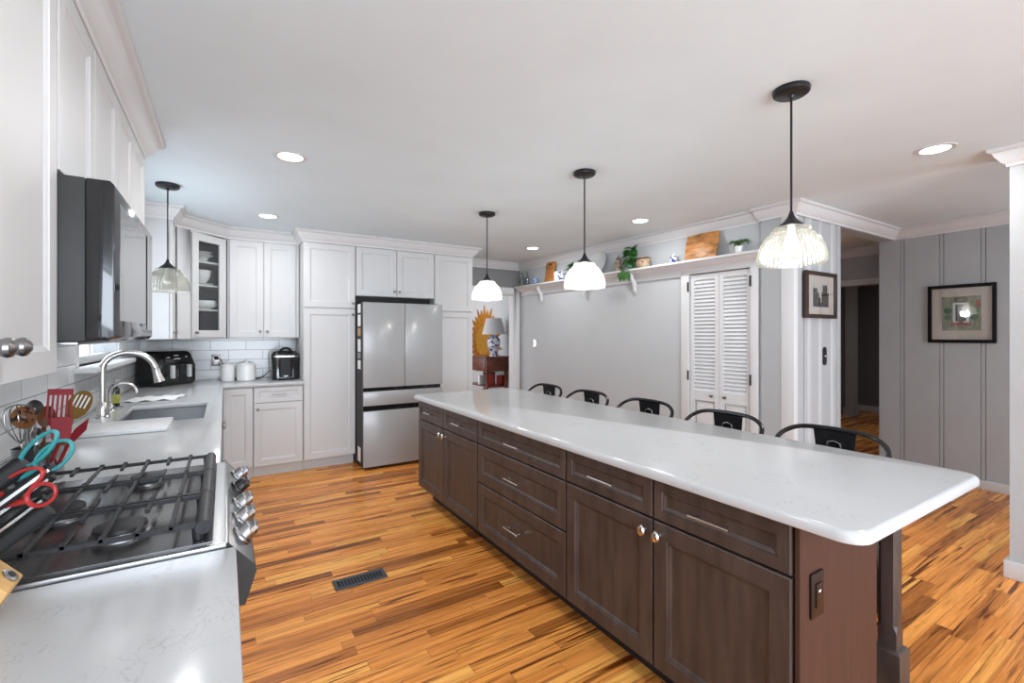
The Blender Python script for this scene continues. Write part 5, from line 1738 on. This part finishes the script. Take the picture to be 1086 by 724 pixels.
def knife(label, end, L, w, th, capmat=None):
    e = Vector(end)
    t = thing('kitchen_knife', label, 'knife', e - KD * L, 0, 'knives in the block')
    M = camdir_frame(e - KD * L, KD, (0, -1, 0))
    rings = []
    for f, k in ((0.0, 0.80), (0.08, 0.92), (0.45, 0.86), (0.75, 0.95), (0.93, 1.0), (1.0, 0.80)):
        rings.append([M @ Vector((x * k, y, f * L)) for x, y in rounded_rect(-w / 2, w / 2, -th / 2, th / 2, th * 0.45, 4)])
    h = MB().loops(rings).build('handle', M_MATTBLK, t, smooth=50)
    MB().box(-w * 0.42, w * 0.42, -th * 0.40, th * 0.40, -0.012, -0.0005, M).build('bolster', M_CHROME, t)
    if capmat:
        MB().box(-w * 0.13, w * 0.13, th * 0.5, th * 0.53, L * 0.08, L * 0.95, M).build('spine_strip', capmat, h)
    return t


knife('thick black-handled knife uppermost in the block', (-0.293, 1.128, 1.158), 0.115, 0.034, 0.024)
knife('black knife with a steel strip, top one of the middle pair in the block', (-0.252, 1.105, 1.152), 0.125, 0.020, 0.016, M_CHROME)
knife('black knife with a steel strip, lower one of the middle pair in the block', (-0.262, 1.142, 1.128), 0.125, 0.020, 0.016, M_CHROME)
knife('broad black-handled knife lowest in the block, over the range', (-0.258, 1.105, 1.078), 0.120, 0.030, 0.020)
knife('short black steak knife tucked beside the red scissors', (-0.275, 1.160, 1.085), 0.10, 0.018, 0.014, M_CHROME)


def scissors(label, mat, l1, l2, pivot, tail):
    """l1, l2: (centre, long half-axis vector, short half-axis vector, tube radius)"""
    t = thing('scissors', label, 'scissors', tail, 0)
    for c, u, v, r in (l1, l2):
        c, u, v = Vector(c), Vector(u), Vector(v)
        pts = [c + u * math.cos(a) + v * math.sin(a) for a in (2 * PI * i / 28 for i in range(28))]
        h = MB().tube(pts, r, 10, closed=True, flat=0.8)
        near = c - u
        h.tube([near, (near + Vector(pivot)) / 2, Vector(pivot)], [r * 1.25, r * 1.4, r * 1.2], 8)
        h.build('handle', mat, t)
    p, q = Vector(pivot), Vector(tail)
    MB().tube([p, q], [0.007, 0.004], 6, flat=0.4).build('blades', M_STEEL, t)
    return t


scissors('teal-handled scissors standing at the top of the knife block', M_TEAL,
         ((-0.274, 1.113, 1.182), (0.026, -0.016, 0.030), (0.010, -0.006, -0.009), 0.0042),
         ((-0.251, 1.100, 1.170), (0.024, -0.014, 0.024), (0.013, -0.008, -0.013), 0.0038), (-0.312, 1.134, 1.128), (-0.362, 1.160, 1.075))
scissors('red-handled scissors lying between the knives of the block', M_REDP,
         ((-0.294, 1.110, 1.130), (0.030, -0.018, 0.020), (0.010, -0.006, -0.012), 0.0038),
         ((-0.265, 1.092, 1.108), (0.020, -0.012, 0.010), (0.006, -0.004, -0.016), 0.0038), (-0.322, 1.128, 1.088), (-0.372, 1.155, 1.045))

# ------------------------------------------------------------------ the room behind the opening
TX0, TX1, TY0, TY1, TZ = 3.775, 4.235, 6.90, 7.75, 1.005
tb = thing('console_table', 'cherry wood side table with drawer in the room behind the opening', 'table', (4.0, 7.3, 0))
MB().box(TX0 - 0.015, TX1, TY0 - 0.015, TY1 + 0.015, TZ - 0.025, TZ).build('table_top', M_TABLE, tb, bevel=0.004)
MB().box(TX0 + 0.012, TX1 - 0.01, TY0 + 0.01, TY1 - 0.01, TZ - 0.255, TZ - 0.0255).build('apron', M_TABLE, tb, bevel=0.002)
d = MB().box(TX0, TX0 + 0.0115, TY0 + 0.05, TY1 - 0.05, TZ - 0.235, TZ - 0.045).build('drawer', M_TABLE, tb, bevel=0.003)
for y in (7.08, 7.55):
    MB().tube([(TX0 - 0.001, y - 0.04, TZ - 0.12), (TX0 - 0.02, y - 0.03, TZ - 0.145), (TX0 - 0.02, y + 0.03, TZ - 0.145), (TX0 - 0.001, y + 0.04, TZ - 0.12)], 0.005, 8).build('pull_handle', M_GOLD, d)
for x in (TX0 + 0.035, TX1 - 0.045):
    for y in (TY0 + 0.035, TY1 - 0.035):
        MB().lathe([(0.016, 0.0), (0.022, 0.04), (0.026, 0.30), (0.032, 0.36), (0.020, 0.38), (0.028, 0.42), (0.032, 0.50), (0.020, 0.52), (0.026, 0.60), (0.034, 0.68), (0.020, 0.70), (0.033, 0.735), (0.033, TZ - 0.256)],
                   Matrix.Translation((x, y, 0)), 16).build('leg', M_TABLE, tb)
MB().box(TX0 + 0.06, TX1 - 0.02, TY0 + 0.03, TY1 - 0.03, 0.475, 0.495).build('lower_shelf', M_TABLE, tb, bevel=0.002)
for i, (x, y0, w_, h, m, lab) in enumerate(((3.86, 7.02, 0.05, 0.20, M_BOOKR, 'red book standing on the lower shelf of the side table'), (3.92, 7.10, 0.04, 0.23, M_BOOKB, 'black book standing on the lower shelf of the side table'),
                                            (3.86, 7.30, 0.05, 0.16, M_PAPER, 'white book lying open-edged on the lower shelf of the side table'), (4.05, 6.98, 0.045, 0.18, M_BOOKR, 'second red book at the right of the lower table shelf'))):
    bk_ = thing('book', lab, 'book', (x, y0, 0.4955), 0, 'books on the side table shelf')
    MB().box(x, x + 0.15, y0, y0 + w_, 0.4956, 0.4956 + h).build('cover', m, bk_, bevel=0.002)
    MB().box(x + 0.004, x + 0.1515, y0 + 0.004, y0 + w_ - 0.004, 0.4996, 0.4956 + h + 0.0006).build('pages', M_PAPER, bk_)
lp = thing('table_lamp', 'blue and white porcelain table lamp with a pale drum shade on the side table', 'lamp', (4.00, 7.03, TZ))
MB().lathe([(0.085, 0.0005), (0.085, 0.02), (0.055, 0.035), (0.065, 0.06), (0.095, 0.15), (0.115, 0.24), (0.110, 0.30), (0.07, 0.345), (0.045, 0.36), (0.055, 0.38), (0.0, 0.385)], None, 32).build('base', bw_pattern('lamp_porcelain', (0.62, 0.62, 0.66), (0.06, 0.09, 0.26), 22), lp, local=True)
MB().tube([(0, 0, 0.38), (0, 0, 0.69)], 0.006, 8).build('stem', M_GOLD, lp, local=True)
MB().lathe([(0.205, 0.385), (0.135, 0.66), (0.132, 0.66), (0.201, 0.385)], None, 40, cap0=False, cap1=False).build('lamp_shade', M_SHADE, lp, local=True)
MB().lathe([(0.0, 0.66), (0.134, 0.661), (0.134, 0.664), (0.0, 0.663)], None, 24).build('shade_spider', M_SHADE, lp, local=True)
sm = thing('sunburst_mirror', 'large gold sunburst mirror on the wall behind the table lamp', 'mirror', (4.268, 7.86, 1.27), 0)
Mm = axis_matrix((4.268, 7.86, 1.27), (-1, 0, 0))
MB().lathe([(0.0, 0.030), (0.25, 0.030), (0.27, 0.034), (0.30, 0.028), (0.31, 0.0008), (0, 0.0008)], Mm, 40).build('mirror_glass', M_MIRROR, sm)
mb = MB()
for k in range(28):
    a = 2 * PI * k / 28
    L = 0.68 if k % 2 == 0 else 0.60
    q = Mm @ Matrix.Rotation(a, 4, 'Z')
    mb.loops([[q @ Vector(v) for v in ((0.29, -0.038, 0.004), (0.29, 0.038, 0.004), (0.29, 0.028, 0.034), (0.29, -0.028, 0.034))],
              [q @ Vector(v) for v in ((0.50, -0.052, 0.006), (0.50, 0.052, 0.006), (0.50, 0.02, 0.026), (0.50, -0.02, 0.026))],
              [q @ Vector(v) for v in ((L, -0.010, 0.008), (L, 0.010, 0.008), (L, 0.006, 0.014), (L, -0.006, 0.014))]])
mb.build('rays', M_GOLD, sm)
